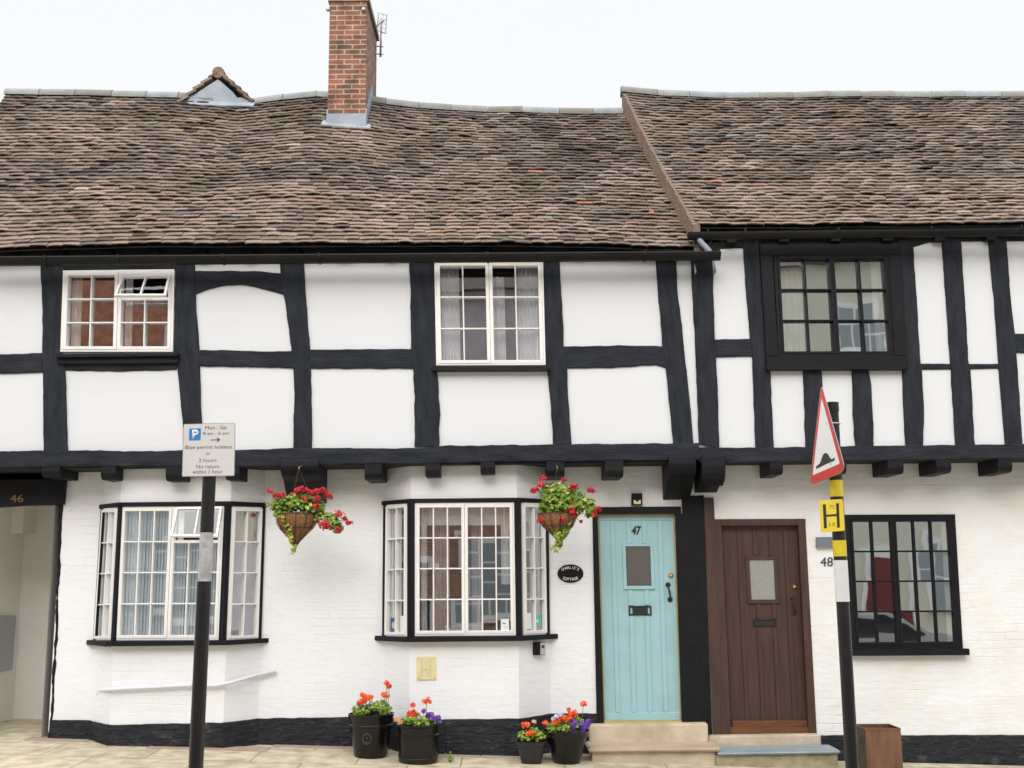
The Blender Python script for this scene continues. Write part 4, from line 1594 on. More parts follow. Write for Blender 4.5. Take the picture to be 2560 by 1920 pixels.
mb.build('weatherboard', 'orange_wood', d48)
mb = MB()
slab(mb, PD, [(1827, 1818), (2024, 1817), (2026, 1837), (1828, 1838)], -.12, .0)
mb.build('threshold', 'orange_wood', H48)

# ------------------------------------------------------------------ chimney
YC = 10.85 + .0
def roof_hit(px, py, Sf):
    lo, hi = YE, YR
    for _ in range(40):
        m_ = (lo + hi) / 2
        p = at(px, py, m_)
        v = (m_ - YE) / (YR - YE)
        if p.z < Sf(p.x, v).z:
            hi2 = False
            # ray is below the roof there -> roof surface is nearer
            hi = m_
        else:
            lo = m_
    return at(px, py, (lo + hi) / 2)
pb = roof_hit(868, 318, SL)
YC = pb.y
c_l, c_r = at(820, 250, YC).x, at(914, 250, YC).x
zb_ = pb.z - .6
ztop = at(868, 3, YC).z
dep = 1.0
cap_b = at(934, 100, YC + 1).z
# depth so that the cap's far corner falls where the photograph shows it
best = min(((abs((lambda q: (q.z))(at(936, 101, YC + d_)) - ztop), d_) for d_ in fr(.3, 2.5, 60)))
dep = best[1]
mb = MB()
mb.box((c_l, YC, zb_), (c_r - c_l, 0, 0), (0, dep, 0), (0, 0, ztop - zb_))
o = mb.build('chimney', 'chimney_brick', H47)
o['label'] = 'tall red brick chimney stack with lead at its foot'
mb = MB()
mb.box((c_l - .02, YC - .02, ztop - .005), (c_r - c_l + .05, 0, 0), (0, dep + .05, 0), (0, 0, .06))
mb.box((c_l + .03, YC + .03, ztop + .055), (c_r - c_l - .06, 0, 0), (0, dep - .06, 0), (0, 0, .25))
mb.build('chimney_cap', 'chimney_cap', o)
mb = MB()
zl = at(868, 284, YC - .02).z
mb.box((c_l - .012, YC - .022, pb.z - .05), (c_r - c_l + .024, 0, 0), (0, .02, 0), (0, 0, zl - pb.z + .05))
# stepped side flashing
n = 6
for side, xs_ in ((1, c_r), (-1, c_l - .014)):
    for k in range(n):
        y0 = YC + (YR - YC) * k / n
        y1 = YC + (YR - YC) * (k + 1) / n
        zr_ = SL((c_l + c_r) / 2, (y1 - YE) / (YR - YE)).z
        zr0 = SL((c_l + c_r) / 2, (y0 - YE) / (YR - YE)).z
        mb.prism([Vector((xs_, y0, zr0 - .05)), Vector((xs_, y1, zr_ - .05)), Vector((xs_, y1, zr_ + .13)), Vector((xs_, y0, zr_ + .13))],
                 [Vector((xs_ + .014, y0, zr0 - .05)), Vector((xs_ + .014, y1, zr_ - .05)), Vector((xs_ + .014, y1, zr_ + .13)), Vector((xs_ + .014, y0, zr_ + .13))])
# apron lying on the tiles
A = [SL(c_l - .07, (YC - YE - .04) / (YR - YE)), SL(c_r + .07, (YC - YE - .04) / (YR - YE)), SL(c_r + .06, (YC - YE + .02) / (YR - YE)), SL(c_l - .06, (YC - YE + .02) / (YR - YE))]
mb.prism([p + Vector((0, 0, .05)) for p in A], [p + Vector((0, 0, .02)) for p in A])
mb.build('flashing', 'lead', o)
for px in (820.5, 909):
    mb = MB()
    disc(mb, at(px, 24, YC), OUT, .028, .02, dome=.01)
    mb.build('tie_plate', 'sign_metal', o)
# small lead-faced gablet at the ridge
pg = roof_hit(532, 262, SL)
YG = pg.y
gl, gr_, gt = at(452, 263, YG), at(610, 265, YG), at(545, 198, YG)
mb = MB()
tri = [gl, gr_, gr_.lerp(gt, .5) + Vector((.015, 0, .015)), gt, gl.lerp(gt, .5) + Vector((-.0, 0, .015))]
mb.prism([p for p in tri], [p + Vector((0, .05, 0)) for p in tri])
gab = mb.build('gablet', 'lead', H47)
gab['label'] = 'small lead faced gablet roofed with brown tiles'
mb = MB()
gl2, gr2, gt2 = at(447, 260, YG - .03), at(628, 257, YG - .03), at(545, 184, YG - .03)
for (e0, e1, sgn) in ((gl2, gt2, -1), (gr2, gt2, 1)):
    n = 5
    for k in range(n):
        p0 = e0.lerp(e1, k / n)
        p1 = e0.lerp(e1, (k + 1.25) / n if k < n - 1 else 1.0)
        mid = math.sin((k + .5) / n * math.pi) * .03
        upv = Vector((sgn * .02, 0, .026 + mid * .3))
        for j in range(9):
            y0 = .16 * j + rnd.uniform(-.004, .004)
            y1 = y0 + .158
            cc = max(0.01, min(.9, rnd.gauss(.55, .2)))
            a_, b_ = p0 + Vector((0, y0, 0)), p1 + Vector((0, y0, 0))
            c_, d_ = p1 + Vector((0, y1, 0)), p0 + Vector((0, y1, 0))
            mb.prism([a_ + upv * 1.6, b_ + upv * .8, c_ + upv * .8, d_ + upv * 1.6], [a_ + upv * .7, b_, c_, d_ + upv * .7], cc)
mb.build('gablet_tiles', 'roof_tile', gab)
mb = MB()
for j in range(3):
    mb.tube([gt2 + Vector((0, .45 * j, .02)), gt2 + Vector((0, .45 * j + .44, .02))], [.075, .07], 12, r=rnd.random())
mb.build('gablet_ridge', 'verge_mortar', gab, smooth=True, auto=50)
mb = MB()
A = [at(428, 262, YG - .05), at(635, 266, YG - .05)]
mb.box(A[0] + Vector((0, -.02, -.012)), A[1] - A[0], (0, .09, .09), (0, -.004, .014))
mb.build('flashing', 'lead', gab)
# orange chip on the roof and the aerial
pc = roof_hit(1627, 541, SL)
chip = MB()
cv = [Vector((-.028, 0, -.02)), Vector((.03, 0, -.022)), Vector((.026, .02, .03)), Vector((-.012, .02, .045))]
chip.prism([pc + q + Vector((0, -.05, .035)) for q in cv], [pc + q + Vector((0, -.035, .03)) for q in cv], .985)
tag(chip.build('tile_fragment', 'roof_tile'), 'small bright orange chip of broken tile lying low on the roof beside the verge', 'tile fragment')

aY = YC + dep - .12
ae = thing('television_aerial', at(951, 142, aY), 'grey metal television aerial bracketed to the right side of the chimney', 'aerial')
mb = MB()
mb.tube([at(951, 142, aY), at(953.9, 46, aY)], .013, 10)
mb.build('mast', 'sign_metal', ae, smooth=True)
for y in (117, 136):
    mb = MB()
    p = at(958, y, aY)
    mb.tube([Vector((c_r + .002, aY, p.z + .01)), p], .009, 8)
    disc(mb, Vector((c_r + .002, aY, p.z + .01)), (1, 0, 0), .03, .008)
    mb.build('bracket_arm', 'sign_metal', ae)
mb = MB()
g4 = [at(947, 32, aY + .1), at(967, 38, aY - .15), at(964, 84, aY - .15), at(942, 75, aY + .1)]
for k in range(4):
    mb.tube([g4[k], g4[(k + 1) % 4]], .006, 6)
for t in (.25, .5, .75):
    mb.tube([g4[0].lerp(g4[3], t), g4[1].lerp(g4[2], t)], .003, 5)
mb.tube([g4[0].lerp(g4[1], .5), g4[3].lerp(g4[2], .5)], .004, 5)
mb.build('reflector', 'sign_metal', ae)
mb = MB()
p0, p1 = at(940, 66, aY + .3), at(962, 50, aY - .2)
mb.tube([p0, p1], .008, 6)
for t in fr(.0, 1, 9):
    p = p0.lerp(p1, t)
    mb.tube([p - Vector((.0, 0, .07)), p + Vector((.0, 0, .07))], .003, 5)
mb.build('boom', 'sign_metal', ae)

# ------------------------------------------------------------------ doorsteps
def step(name, label, boxes, loc):
    t = thing(name, loc, label, 'doorstep', 'doorsteps at the two front doors')
    for nm, m, pts, y0, y1 in boxes:
        mb = MB()
        # pts: px corners of the front face TL TR BR BL at depth y0
        f = [at(x, y, y0) for x, y in pts]
        mb.prism(f, [p + Vector((0, y1 - y0, 0)) for p in f])
        o = mb.build(nm, m, t)
        bm = bmesh.new()
        bm.from_mesh(o.data)
        bmesh.ops.bevel(bm, geom=bm.edges[:], offset=.008 if nm == 'riser' else .014, segments=3, affect='EDGES')
        bm.to_mesh(o.data)
        bm.free()
    return t
step('doorstep', 'two tier cream sandstone doorstep with a pink slab tread below the teal door', [
    ('upper_block', 'sandstone', [(1473, 1812), (1770, 1808), (1771, 1870), (1475, 1870)], D - .12, D + .1),
    ('tread', 'pink_stone', [(1470, 1870), (1801, 1868), (1801, 1879.5), (1472, 1882.5)], D - .48, D - .01),
    ('riser', 'sandstone', [(1480, 1880), (1789, 1878), (1789, 1955), (1480, 1955)], D - .43, D - .02)], at(1630, 1880, D - .4))
step('doorstep', 'stone doorstep with a blue grey slate tread below the brown door', [
    ('upper_block', 'sandstone', [(1772, 1840), (2050, 1836), (2052, 1885), (1772, 1885)], D - .10, D + .1),
    ('tread', 'blue_slate', [(1793, 1881), (2103, 1876), (2103, 1885), (1793, 1890)], D - .50, D - .11),
    ('riser', 'rubble_stone', [(1790, 1888), (2095, 1884), (2095, 1975), (1790, 1975)], D - .46, D - .12)], at(1940, 1885, D - .4))

# ------------------------------------------------------------------ wall fixtures
# oval plaque
pq = thing('name_plaque', PD.at(1426, 1434), 'black oval name plaque on the white wall left of the teal door', 'plaque')
mb = MB()
c_ = PD.loc(1426, 1434)
rx = (PD.loc(1458.5, 1434)[0] - PD.loc(1393.5, 1434)[0]) / 2
rz = (PD.loc(1426, 1411)[1] - PD.loc(1426, 1457)[1]) / 2
def ell(k, d):
    return [PD.w((c_[0] + math.cos(2 * math.pi * j / 48) * rx * k, c_[1] + math.sin(2 * math.pi * j / 48) * rz * k), d) for j in range(48)]
R0, R1, R2 = [[mb.vert(p) for p in ell(k, d)] for k, d in ((1, 0), (1, .010), (.96, .014))]
for a_, b_ in ((R0, R1), (R1, R2)):
    for j in range(48):
        mb.face([a_[j], a_[(j + 1) % 48], b_[(j + 1) % 48], b_[j]])
mb.face(R2)
mb.build('plate', 'black_gloss', pq)
def arc_text(txt, top, parent):
    n = len(txt)
    span = 1.75 if top else 1.5
    mbs = []
    for i, ch in enumerate(txt):
        cu = bpy.data.curves.new('t', 'FONT')
        cu.body = ch
        cu.size = .039
        cu.offset = 0
        cu.align_x = 'CENTER'
        cu.align_y = 'CENTER'
        cu.resolution_u = 3
        o = bpy.data.objects.new('t', cu)
        COL.objects.link(o)
        dg = bpy.context.evaluated_depsgraph_get()
        me = bpy.data.meshes.new_from_object(o.evaluated_get(dg))
        bpy.data.objects.remove(o)
        t = (i + .5) / n - .5
        if top:
            th = math.pi / 2 - t * span
            x, z = math.cos(th) * rx * .84, math.sin(th) * rz * .68 - .004
            rot = -t * span * .62
        else:
            th = -math.pi / 2 + t * span
            x, z = math.cos(th) * rx * .84, math.sin(th) * rz * .68 + .004
            rot = t * span * .62
        xo = sum(v.co.x for v in me.vertices) / len(me.vertices)
        for v in me.vertices:
            a_, b_ = v.co.x - 0, v.co.y
            v.co = PD.w((c_[0] + x + a_ * math.cos(rot) - b_ * math.sin(rot), c_[1] + z + a_ * math.sin(rot) + b_ * math.cos(rot)), .0155) - world_loc(parent)
        mbs.append(me)
    m0 = MB()
    off = world_loc(parent)
    for me in mbs:
        base = len(m0.v)
        for v in me.vertices: m0.vert(v.co + off)
        for p in me.polygons: m0.face([base + k for k in p.vertices])
    m0.build('lettering', 'sign_white', parent, fix=False)
arc_text("CHARLIE'S", True, pq)
arc_text('COTTAGE', False, pq)

lb = thing('wall_lamp', PD.at(1592, 1248), 'small black box lamp with a cream lens above the teal door', 'wall lamp')
mb = MB()
slab(mb, PD, [(1579.5, 1233), (1606, 1233), (1606, 1262.5), (1579.5, 1262.5)], 0, .05, bev=.008)
mb.build('case', 'black_gloss', lb)
mb = MB()
slab(mb, PD, [(1584, 1250), (1602.5, 1250), (1602, 1260), (1585, 1260)], .045, .056, bev=.002)
mb.build('lens', 'cream_plastic', lb)
mb = MB()
disc(mb, PD.at(1593, 1251, .055), OUT, .014, .01, dome=.012)
mb.build('sensor', 'black_gloss', lb, smooth=True)

kb = thing('key_safe', F2R.at(1354, 1622), 'small black and silver key box under the right end of the middle bay', 'key safe')
mb = MB()
slab(mb, F2R, [(1342, 1606), (1364, 1605), (1364, 1637), (1342, 1638)], 0, .06, bev=.005)
mb.build('case', 'black_gloss', kb)
mb = MB()
slab(mb, F2R, [(1352, 1607), (1364.5, 1606), (1364, 1636), (1352, 1637)], .058, .068, bev=.003)
mb.build('cover', 'silver_plastic', kb)
mb = MB()
slab(mb, F2R, [(1355, 1613), (1361, 1613), (1361, 1620), (1355, 1620)], .068, .072)
mb.build('button_panel', 'ink', kb)

hp = thing('hydrant_plate', F2F.at(1065, 1670), 'faded pale yellow plate on the white wall beneath the middle bay window', 'hydrant plate')
mb = MB()
slab(mb, F2F, [(1041, 1642), (1090, 1641), (1090.5, 1699), (1042, 1700)], 0, .012, bev=.003)
mb.build('plate', 'pale_yellow', hp)
mb = MB()
slab(mb, F2F, [(1053, 1648), (1055.5, 1648), (1055.5, 1692), (1053, 1692)], .011, .015)
slab(mb, F2F, [(1075, 1648), (1077.5, 1648), (1077.5, 1692), (1075, 1692)], .011, .015)
slab(mb, F2F, [(1053, 1672), (1077, 1672), (1077, 1674.5), (1053, 1674.5)], .011, .0155)
mb.build('raised_letter', 'pale_yellow_relief', hp)
text_mesh('5', F2F, bx(1062, 1652, 1070, 1664), .0115, 'pale_yellow_relief', hp, ext=.002)
text_mesh('7', F2F, bx(1066, 1679, 1074, 1692), .0115, 'pale_yellow_relief', hp, ext=.002)
for x, y in ((1045, 1647), (1085, 1647), (1046, 1695), (1086, 1694)):
    mb = MB()
    disc(mb, F2F.at(x, y, .012), OUT, .006, .003)
    mb.build('screw', 'gold_trim', hp)

gb = MB()
slab(gb, PD, [(2042, 1343), (2098, 1342), (2098, 1367), (2042, 1368)], 0, .045, bev=.004)
tag(gb.build('wall_box', 'grey_plastic'), 'plain grey box on the wall above the number 48, half behind the striped pole', 'wall box')
t48 = text_mesh('48', PD, bx(2051, 1393, 2082, 1416), .001, 'iron', None, 'house_number', ext=.006)
tag(t48, 'black house number 48 on the white wall right of the brown door', 'house number')
t48.location = (0, 0, 0)

mbx = MB()
X_ = PX + .0
def onx(px, py, dx=0.0):
    dv = ray(px, py)
    t = (X_ + dx) / dv.x
    return Vector((0, 0, CAMZ)) + dv * t
f = [onx(-60, 1536, .03), onx(41, 1539, .03), onx(31, 1674, .03), onx(-60, 1692, .03)]
ylo = f[0].y
mbx.prism(f, [p - Vector((.035, 0, 0)) for p in f])
tag(mbx.build('meter_box', 'meter_grey'), 'grey meter box on the side wall inside the open passage', 'meter box')

# painted waste pipe along the left bay
wp = thing('waste_pipe', at(243, 1850, D - .06), 'thin white painted waste pipe running along the wall below the left bay', 'pipe')
mb = MB()
qs = [at(241, 1858, D - .045), at(243, 1800, D - .045), at(247, 1732, D - .06), at(252, 1726, D - .1), at(275, 1724, YB - .035), at(318, 1721.5, YB - .035), at(477, 1713, YB - .035),
      at(541, 1714, YB - .035), at(580, 1706, YB - .04), at(640, 1688, D - .05), at(690, 1678, D - .035)]
mb.tube(qs[1:], .018, 12)
mb.build('pipe', 'painted_plaster', wp, smooth=True)
mb = MB()
mb.tube(qs[:2], .024, 12)
mb.build('painted_foot', 'black_gloss', wp, smooth=True)
for q in (2, 6):
    mb = MB()
    p = qs[q]
    mb.tube([p + Vector((-.012, 0, -.0)), p + Vector((.012, 0, .0))], .028, 12)
    mb.build('clip', 'painted_plaster', wp)

# cards in the windows
def card(Q, plane, corners, m, label, parts=()):
    mb = MB()
    slab(mb, plane, corners, -.014, -.0125)
    o = mb.build('window_card', m)
    tag(o, label, 'window card')
    for nm, pm, pts, txt in parts:
        if txt:
            text_mesh(txt, plane, pts, -.0122, pm, o, 'lettering', ext=.0004)
        else:
            q = MB()
            slab(q, plane, pts, -.0125, -.0118)
            q.build(nm, pm, o)
    return o
card(None, F2L, [(976.5, 1545), (994, 1544), (994, 1579), (976.5, 1580)], 'sticker_blue', 'dark blue card with a gold roundel in the lowest left pane of the middle bay',
     [('roundel', 'sticker_gold', [(985 + 6 * math.cos(t * .5236), 1563 + 9 * math.sin(t * .5236)) for t in range(12)], None)])
card(None, F2L, [(1001, 1540), (1018, 1539), (1018, 1580), (1001, 1581)], 'sticker_white', 'white card in the left side window of the middle bay beside the blue one')
card(None, F2F, [(1252, 1548), (1272, 1547), (1273, 1578), (1252, 1579)], 'sticker_white', 'white card with a blue mark in the bottom right front pane of the middle bay',
     [('mark', 'sticker_blue', [(1256, 1556), (1263, 1558), (1266, 1556), (1262, 1561), (1256, 1558.5)], None),
      ('line', 'silver_plastic', bx(1256, 1566, 1269, 1567), None), ('line', 'silver_plastic', bx(1256, 1570, 1269, 1571), None)])
card(None, F2R, [(1311, 1533), (1328, 1532), (1329, 1572), (1311, 1573)], 'sticker_white', 'white card in the right side window of the middle bay left of the green one')
card(None, F2R, [(1335, 1538), (1352, 1537), (1352, 1562), (1335, 1563)], 'sticker_green', 'bright green card in the right side window of the middle bay',
     [('mark', 'sticker_white', [(1343.5 + 3 * math.cos(t * .785), 1552 + 4 * math.sin(t * .785)) for t in range(8)], None)])

# ------------------------------------------------------------------ plants
def leafs(mb, c, rv, n, size, r_, up=.4, lo=0.0, hi=1.0, shell=.5, lobes=6):
    for _ in range(n):
        while True:
            p = Vector((r_.uniform(-1, 1), r_.uniform(-1, 1), r_.uniform(-1, 1)))
            if shell * shell * .3 < p.length_squared < 1:
                break
        P = Vector(c) + Vector((p.x * rv[0], p.y * rv[1], p.z * rv[2]))
        nn = (p * .8 + Vector((r_.uniform(-.6, .6), r_.uniform(-.9, .1), r_.uniform(-.2, .8) + up))).normalized()
        leaf(mb, P, nn, size * r_.uniform(.6, 1.25), r_, lo + (hi - lo) * max(0, min(1, r_.gauss(.5, .24))), lobes)
def leaf(mb, P, nn, s_, r_, c, lobes=6):
    x = nn.cross(Vector((r_.random() - .5, r_.random() - .5, 1))).normalized()
    y = nn.cross(x)
    cid = mb.vert(P - nn * s_ * .18)
    ring = []
    m_ = lobes * 2
    for k in range(m_):
        th = 2 * math.pi * k / m_ + .3
        rr2 = s_ * (.56 if k % 2 else .46) * r_.uniform(.9, 1.1)
        ring.append(mb.vert(P + (x * math.cos(th) + y * math.sin(th)) * rr2 + nn * s_ * r_.uniform(-.08, .08)))
    for k in range(m_ - 1):
        mb.face([cid, ring[k], ring[k + 1]], c)
def flower(c, R, parent, m, r_, n=None, name='flower_head', flat=.8):
    mb = MB()
    n = n or int(12 + R * 520)
    for _ in range(n):
        d = Vector((r_.gauss(0, 1), r_.gauss(0, 1), r_.gauss(0, 1))).normalized()
        if d.z < -.6: d.z *= -.5
        P = Vector(c) + Vector((d.x, d.y, d.z * flat)) * R * r_.uniform(.35, 1.18) * (1 + .35 * noise.noise(d * 2.2 + Vector(c) * 9))
        nn = (d + Vector((0, -.3, .2))).normalized()
        x = nn.cross(Vector((r_.random(), r_.random(), .3))).normalized()
        y = nn.cross(x)
        s_ = r_.uniform(.010, .016)
        cv = r_.random() * .98 + .01
        for k in range(5):
            th = 2 * math.pi * k / 5
            a1_, a2_ = th - .5, th + .5
            mb.face([mb.vert(P), mb.vert(P + (x * math.cos(a1_) + y * math.sin(a1_)) * s_ + nn * .003),
                     mb.vert(P + (x * math.cos(th) + y * math.sin(th)) * s_ * 1.25 + nn * .001), mb.vert(P + (x * math.cos(a2_) + y * math.sin(a2_)) * s_ + nn * .003)], cv)
    return mb.build(name, m, parent, fix=False)

def basket(tipc, rim_y, rx_px, hook, Yc, label, clusters, flowers, trail, seed, lean=0.0):
    r_ = random.Random(seed)
    cx = (rx_px[0] + rx_px[1]) / 2
    top = at(cx, rim_y, Yc)
    tip = at(tipc[0], tipc[1], Yc)
    R = (at(rx_px[1], rim_y, Yc).x - at(rx_px[0], rim_y, Yc).x) / 2
    H_ = top.z - tip.z
    t = thing('hanging_basket', top, label, 'hanging basket', 'hanging baskets under the jetty')
    prof = [(.012, 0), (.02, .08), (.2, .24), (.5, .42), (.78, .58), (.95, .74), (1.0, .88), (1.0, 1.0)]
    def ctr(h): return tip.lerp(top, h)
    mb = MB()
    rings = []
    for rr2, h in prof:
        c = ctr(h)
        rings.append([mb.vert(c + Vector((math.cos(2 * math.pi * k / 32) * rr2 * R, math.sin(2 * math.pi * k / 32) * rr2 * R, 0)) * (1 + .02 * r_.uniform(-1, 1))) for k in range(32)])
    for a_, b_ in zip(rings, rings[1:]):
        for k in range(32):
            mb.face([a_[k], a_[(k + 1) % 32], b_[(k + 1) % 32], b_[k]])
    mb.face(rings[0][::-1])
    mb.build('liner', 'coir', t, smooth=True)
    mb = MB()
    for k in range(12):
        th = 2 * math.pi * k / 12 + .13
        mb.tube([ctr(h) + Vector((math.cos(th), math.sin(th), 0)) * (rr2 * R + .006) for rr2, h in prof], .0032, 5, cap=False)
    for h, rr2 in ((.6, .80), (1.0, 1.0)):
        mb.tube([ctr(h) + Vector((math.cos(2 * math.pi * k / 32), math.sin(2 * math.pi * k / 32), 0)) * (rr2 * R + .008) for k in range(33)], .0035, 5, cap=False)
    mb.tube([ctr(0) + Vector((0, 0, .06)), ctr(0) - Vector((0, 0, .02))], [.014, .009], 8)
    mb.build('wire_frame', 'basket_wire', t)
    hk = at(hook[0], hook[1], Yc)
    mb = MB()
    for th in (2.6, .3, 4.5):
        mb.tube([hk, top + Vector((math.cos(th) * R, math.sin(th) * R, 0))], .003, 5)
    mb.build('hanging_chain', 'basket_wire', t)
    mb = MB()
    mb.tube([Vector((hk.x, YJ - .04, hk.z + .05)), hk + Vector((0, -.0, .02)), hk], .005, 6)
    mb.build('hook', 'sign_metal', t)
    mb = MB()
    mb.lathe([(R * .97, -.02), (.01, .02)], top, 24, cap_bottom=False)
    mb.build('soil', 'soil', t)
    mb = MB()
    for (x, y, wx, wy, n) in clusters:
        c = at(x, y, Yc - .03)
        sx, sz = wx / 2800 * 11, wy / 2800 * 11
        leafs(mb, c, (sx, min(sx, R * .95), sz), int(n * 1.25), .034, r_)
    pts = [at(x, y, Yc - R * f_) for x, y, f_ in trail]
    for k in range(len(pts) - 1):
        for _ in range(16):
            P = pts[k].lerp(pts[k + 1], r_.random()) + Vector((r_.gauss(0, .016), r_.gauss(0, .012), r_.gauss(0, .014)))
            leaf(mb, P, Vector((r_.gauss(0, .6), -1, r_.gauss(0, .6))).normalized(), .022, r_, r_.uniform(.6, 1))
    mb.build('foliage', 'leaf', t, fix=False)
    mb = MB()
    for (x, y, rp) in flowers:
        c = at(x, y, Yc - .06)
        base = top + (c - top) * .35 + Vector((0, 0, -.01))
        mb.tube([base, base.lerp(c, .6) + Vector((0, 0, .02)), c], .0025, 5)
    mb.build('stems', 'stem', t)
    for (x, y, rp) in flowers:
        flower(at(x, y, Yc - r_.uniform(.06, .16)), rp / 2800 * 11 * .95, t, 'geranium_red', r_)
    return t
z2p = lambda l: [(640 + x / 3.456, 1140 + y / 3.456, r / 3.456) for x, y, r in l]
z3p = lambda l: [(1240 + x / 3.456, 1140 + y / 3.456, r / 3.456) for x, y, r in l]
basket((737.5, 1374), 1285, (693, 793), (747.6, 1172), 10.72, 'basket of red geraniums with its brown coir bowl showing, hanging between the two bays',
       [(703, 1262, 26, 24, 150), (740, 1255, 40, 24, 260), (780, 1265, 32, 30, 220), (712, 1284, 28, 14, 90), (790, 1290, 18, 16, 60), (832, 1301, 22, 20, 90), (845, 1318, 15, 14, 45), (816, 1292, 14, 10, 30), (668, 1262, 5, 6, 8)],
       z2p([(120, 305, 25), (175, 340, 32), (225, 345, 40), (200, 415, 30), (335, 335, 45), (365, 300, 35), (410, 290, 38), (430, 375, 40), (480, 312, 36), (525, 305, 34), (525, 370, 35), (515, 440, 36), (585, 300, 30), (610, 335, 30), (640, 350, 30),
             (720, 510, 45), (765, 540, 22), (805, 580, 24), (590, 590, 50), (615, 620, 40), (710, 635, 28)]),
       [(708, 1292, .9), (722, 1310, .9), (722, 1330, .75), (727, 1350, .5), (738, 1370, .2), (731, 1385, .1)], 41)
basket((1397.7, 1362), 1284, (1346, 1438), (1393, 1172), 10.74, 'hanging basket of red geraniums overgrown with bright green leaves, right of the middle bay',
       [(1375, 1235, 26, 28, 170), (1410, 1235, 40, 32, 260), (1440, 1255, 36, 28, 230), (1395, 1262, 44, 26, 280), (1365, 1268, 22, 16, 90), (1404, 1295, 34, 26, 200), (1400, 1325, 22, 26, 110), (1472, 1268, 18, 26, 90), (1398, 1350, 10, 20, 45), (1474, 1284, 10, 8, 20), (1422, 1285, 22, 22, 120), (1385, 1290, 14, 18, 70), (1410, 1312, 20, 22, 100)],
       z3p([(325, 300, 26), (345, 290, 20), (390, 250, 36), (415, 195, 32), (590, 205, 20), (675, 265, 40), (650, 285, 25), (825, 297, 34), (670, 395, 16), (880, 465, 34), (852, 515, 22), (655, 480, 46), (670, 515, 30), (390, 555, 36), (580, 555, 32), (520, 585, 20), (735, 565, 8)]),
       [(1396, 1330, .7), (1396, 1352, .4), (1390, 1368, .15), (1382, 1378, .1)], 42)

def pot(px0, px1, top_y, bot_px, bot_y, prof, label, m='pot_black', sq=0.0, name='flower_pot', bands=()):
    cb = (bot_px[0] + bot_px[1]) / 2
    g = ground_at(cb, bot_y)              # front edge of its foot
    Rb = (at(bot_px[1], bot_y, g.y).x - at(bot_px[0], bot_y, g.y).x) / 2
    cy = g.y + Rb
    cx = (px0 + px1) / 2
    top = at(cx, top_y, cy)
    Rt = (at(px1, top_y, cy).x - at(px0, top_y, cy).x) / 2
    base = Vector((top.x, cy, gz(top.x, cy)))
    H_ = top.z - base.z
    t = thing(name, base, label, 'flower pot', 'black flower pots along the foot of the wall')
    mb = MB()
    pr = [(Rb * .96, 0.0)] + [((Rb + (Rt - Rb) * h) * k, H_ * h) for h, k in prof]
    n = len(pr)
    pr += [(pr[-1][0] - .012, H_), (pr[-1][0] - .016, H_ - .05)]
    mb.lathe(pr, base, 48, sq=sq)
    mb.build('pot', m, t, smooth=True, auto=35)
    mb = MB()
    mb.lathe([(pr[-1][0] - .004, H_ - .045), (.01, H_ - .03)], base, 32, sq=sq, cap_bottom=False)
    mb.build('soil', 'soil', t)
    return t, base, H_, Rt
def plant(t, Yc, clusters, flowers, seed, size=.03):
    r_ = random.Random(seed)
    mb = MB()
    for (x, y, wx, wy, n, lo, hi) in clusters:
        c = at(x, y, Yc)
        sx, sz = wx / 2800 * 10.9, wy / 2800 * 10.9
        leafs(mb, c, (sx, max(.06, min(.15, sx)), sz), n, size, r_, lo=lo, hi=hi, up=.8)
    mb.build('foliage', 'leaf', t, fix=False)
    mb = MB()
    cx = sum(c[0] for c in clusters) / len(clusters)
    for (x, y, rp, m_) in flowers:
        c = at(x, y, Yc - .03)
        near = min(clusters, key=lambda q: abs(q[0] - x))
        b_ = at(near[0] + (x - near[0]) * .5, near[1] + 6, Yc - .02)
        mb.tube([b_, b_.lerp(c, .6) + Vector((0, 0, .006)), c], .0026, 5)
    mb.build('stems', 'stem', t)
    for (x, y, rp, m_) in flowers:
        flower(at(x, y, Yc - .05), rp / 2800 * 10.8, t, m_, r_, name={'geranium_orange': 'flower_head', 'petunia': 'petunia_flower', 'pansy_white': 'pansy_flower', 'petal_peach': 'peach_flower'}[m_])
zp = lambda x, y: (800 + x / 3.16, 1600 + y / 3.16)
G, PT, PW, PP = 'geranium_orange', 'petunia', 'pansy_white', 'petal_peach'
def fl(lst): return [(*zp(x, y), r / 3.16, m_) for x, y, r, m_ in lst]
t, base, H_, Rt = pot(873, 983, 1783, (881, 965), 1898, [(.03, 1.0), (.70, 1.0), (.715, 1.035), (.745, 1.04), (.76, 1.01), (.92, 1.02), (.94, 1.05), (1.0, 1.05)],
    'tall tapered black pot of orange geraniums with a round emblem, leftmost of the four pots')
plant(t, base.y, [(905, 1773, 26, 14, 150, 0, .9), (945, 1768, 30, 18, 190, 0, .9), (965, 1778, 18, 14, 80, 0, 1), (895, 1782, 14, 9, 50, .4, 1)],
      fl([(335, 440, 26, G), (375, 460, 28, G), (330, 485, 30, G), (400, 450, 18, G), (510, 440, 30, G), (525, 350, 26, G), (548, 365, 18, G), (310, 500, 18, G)]), 51)
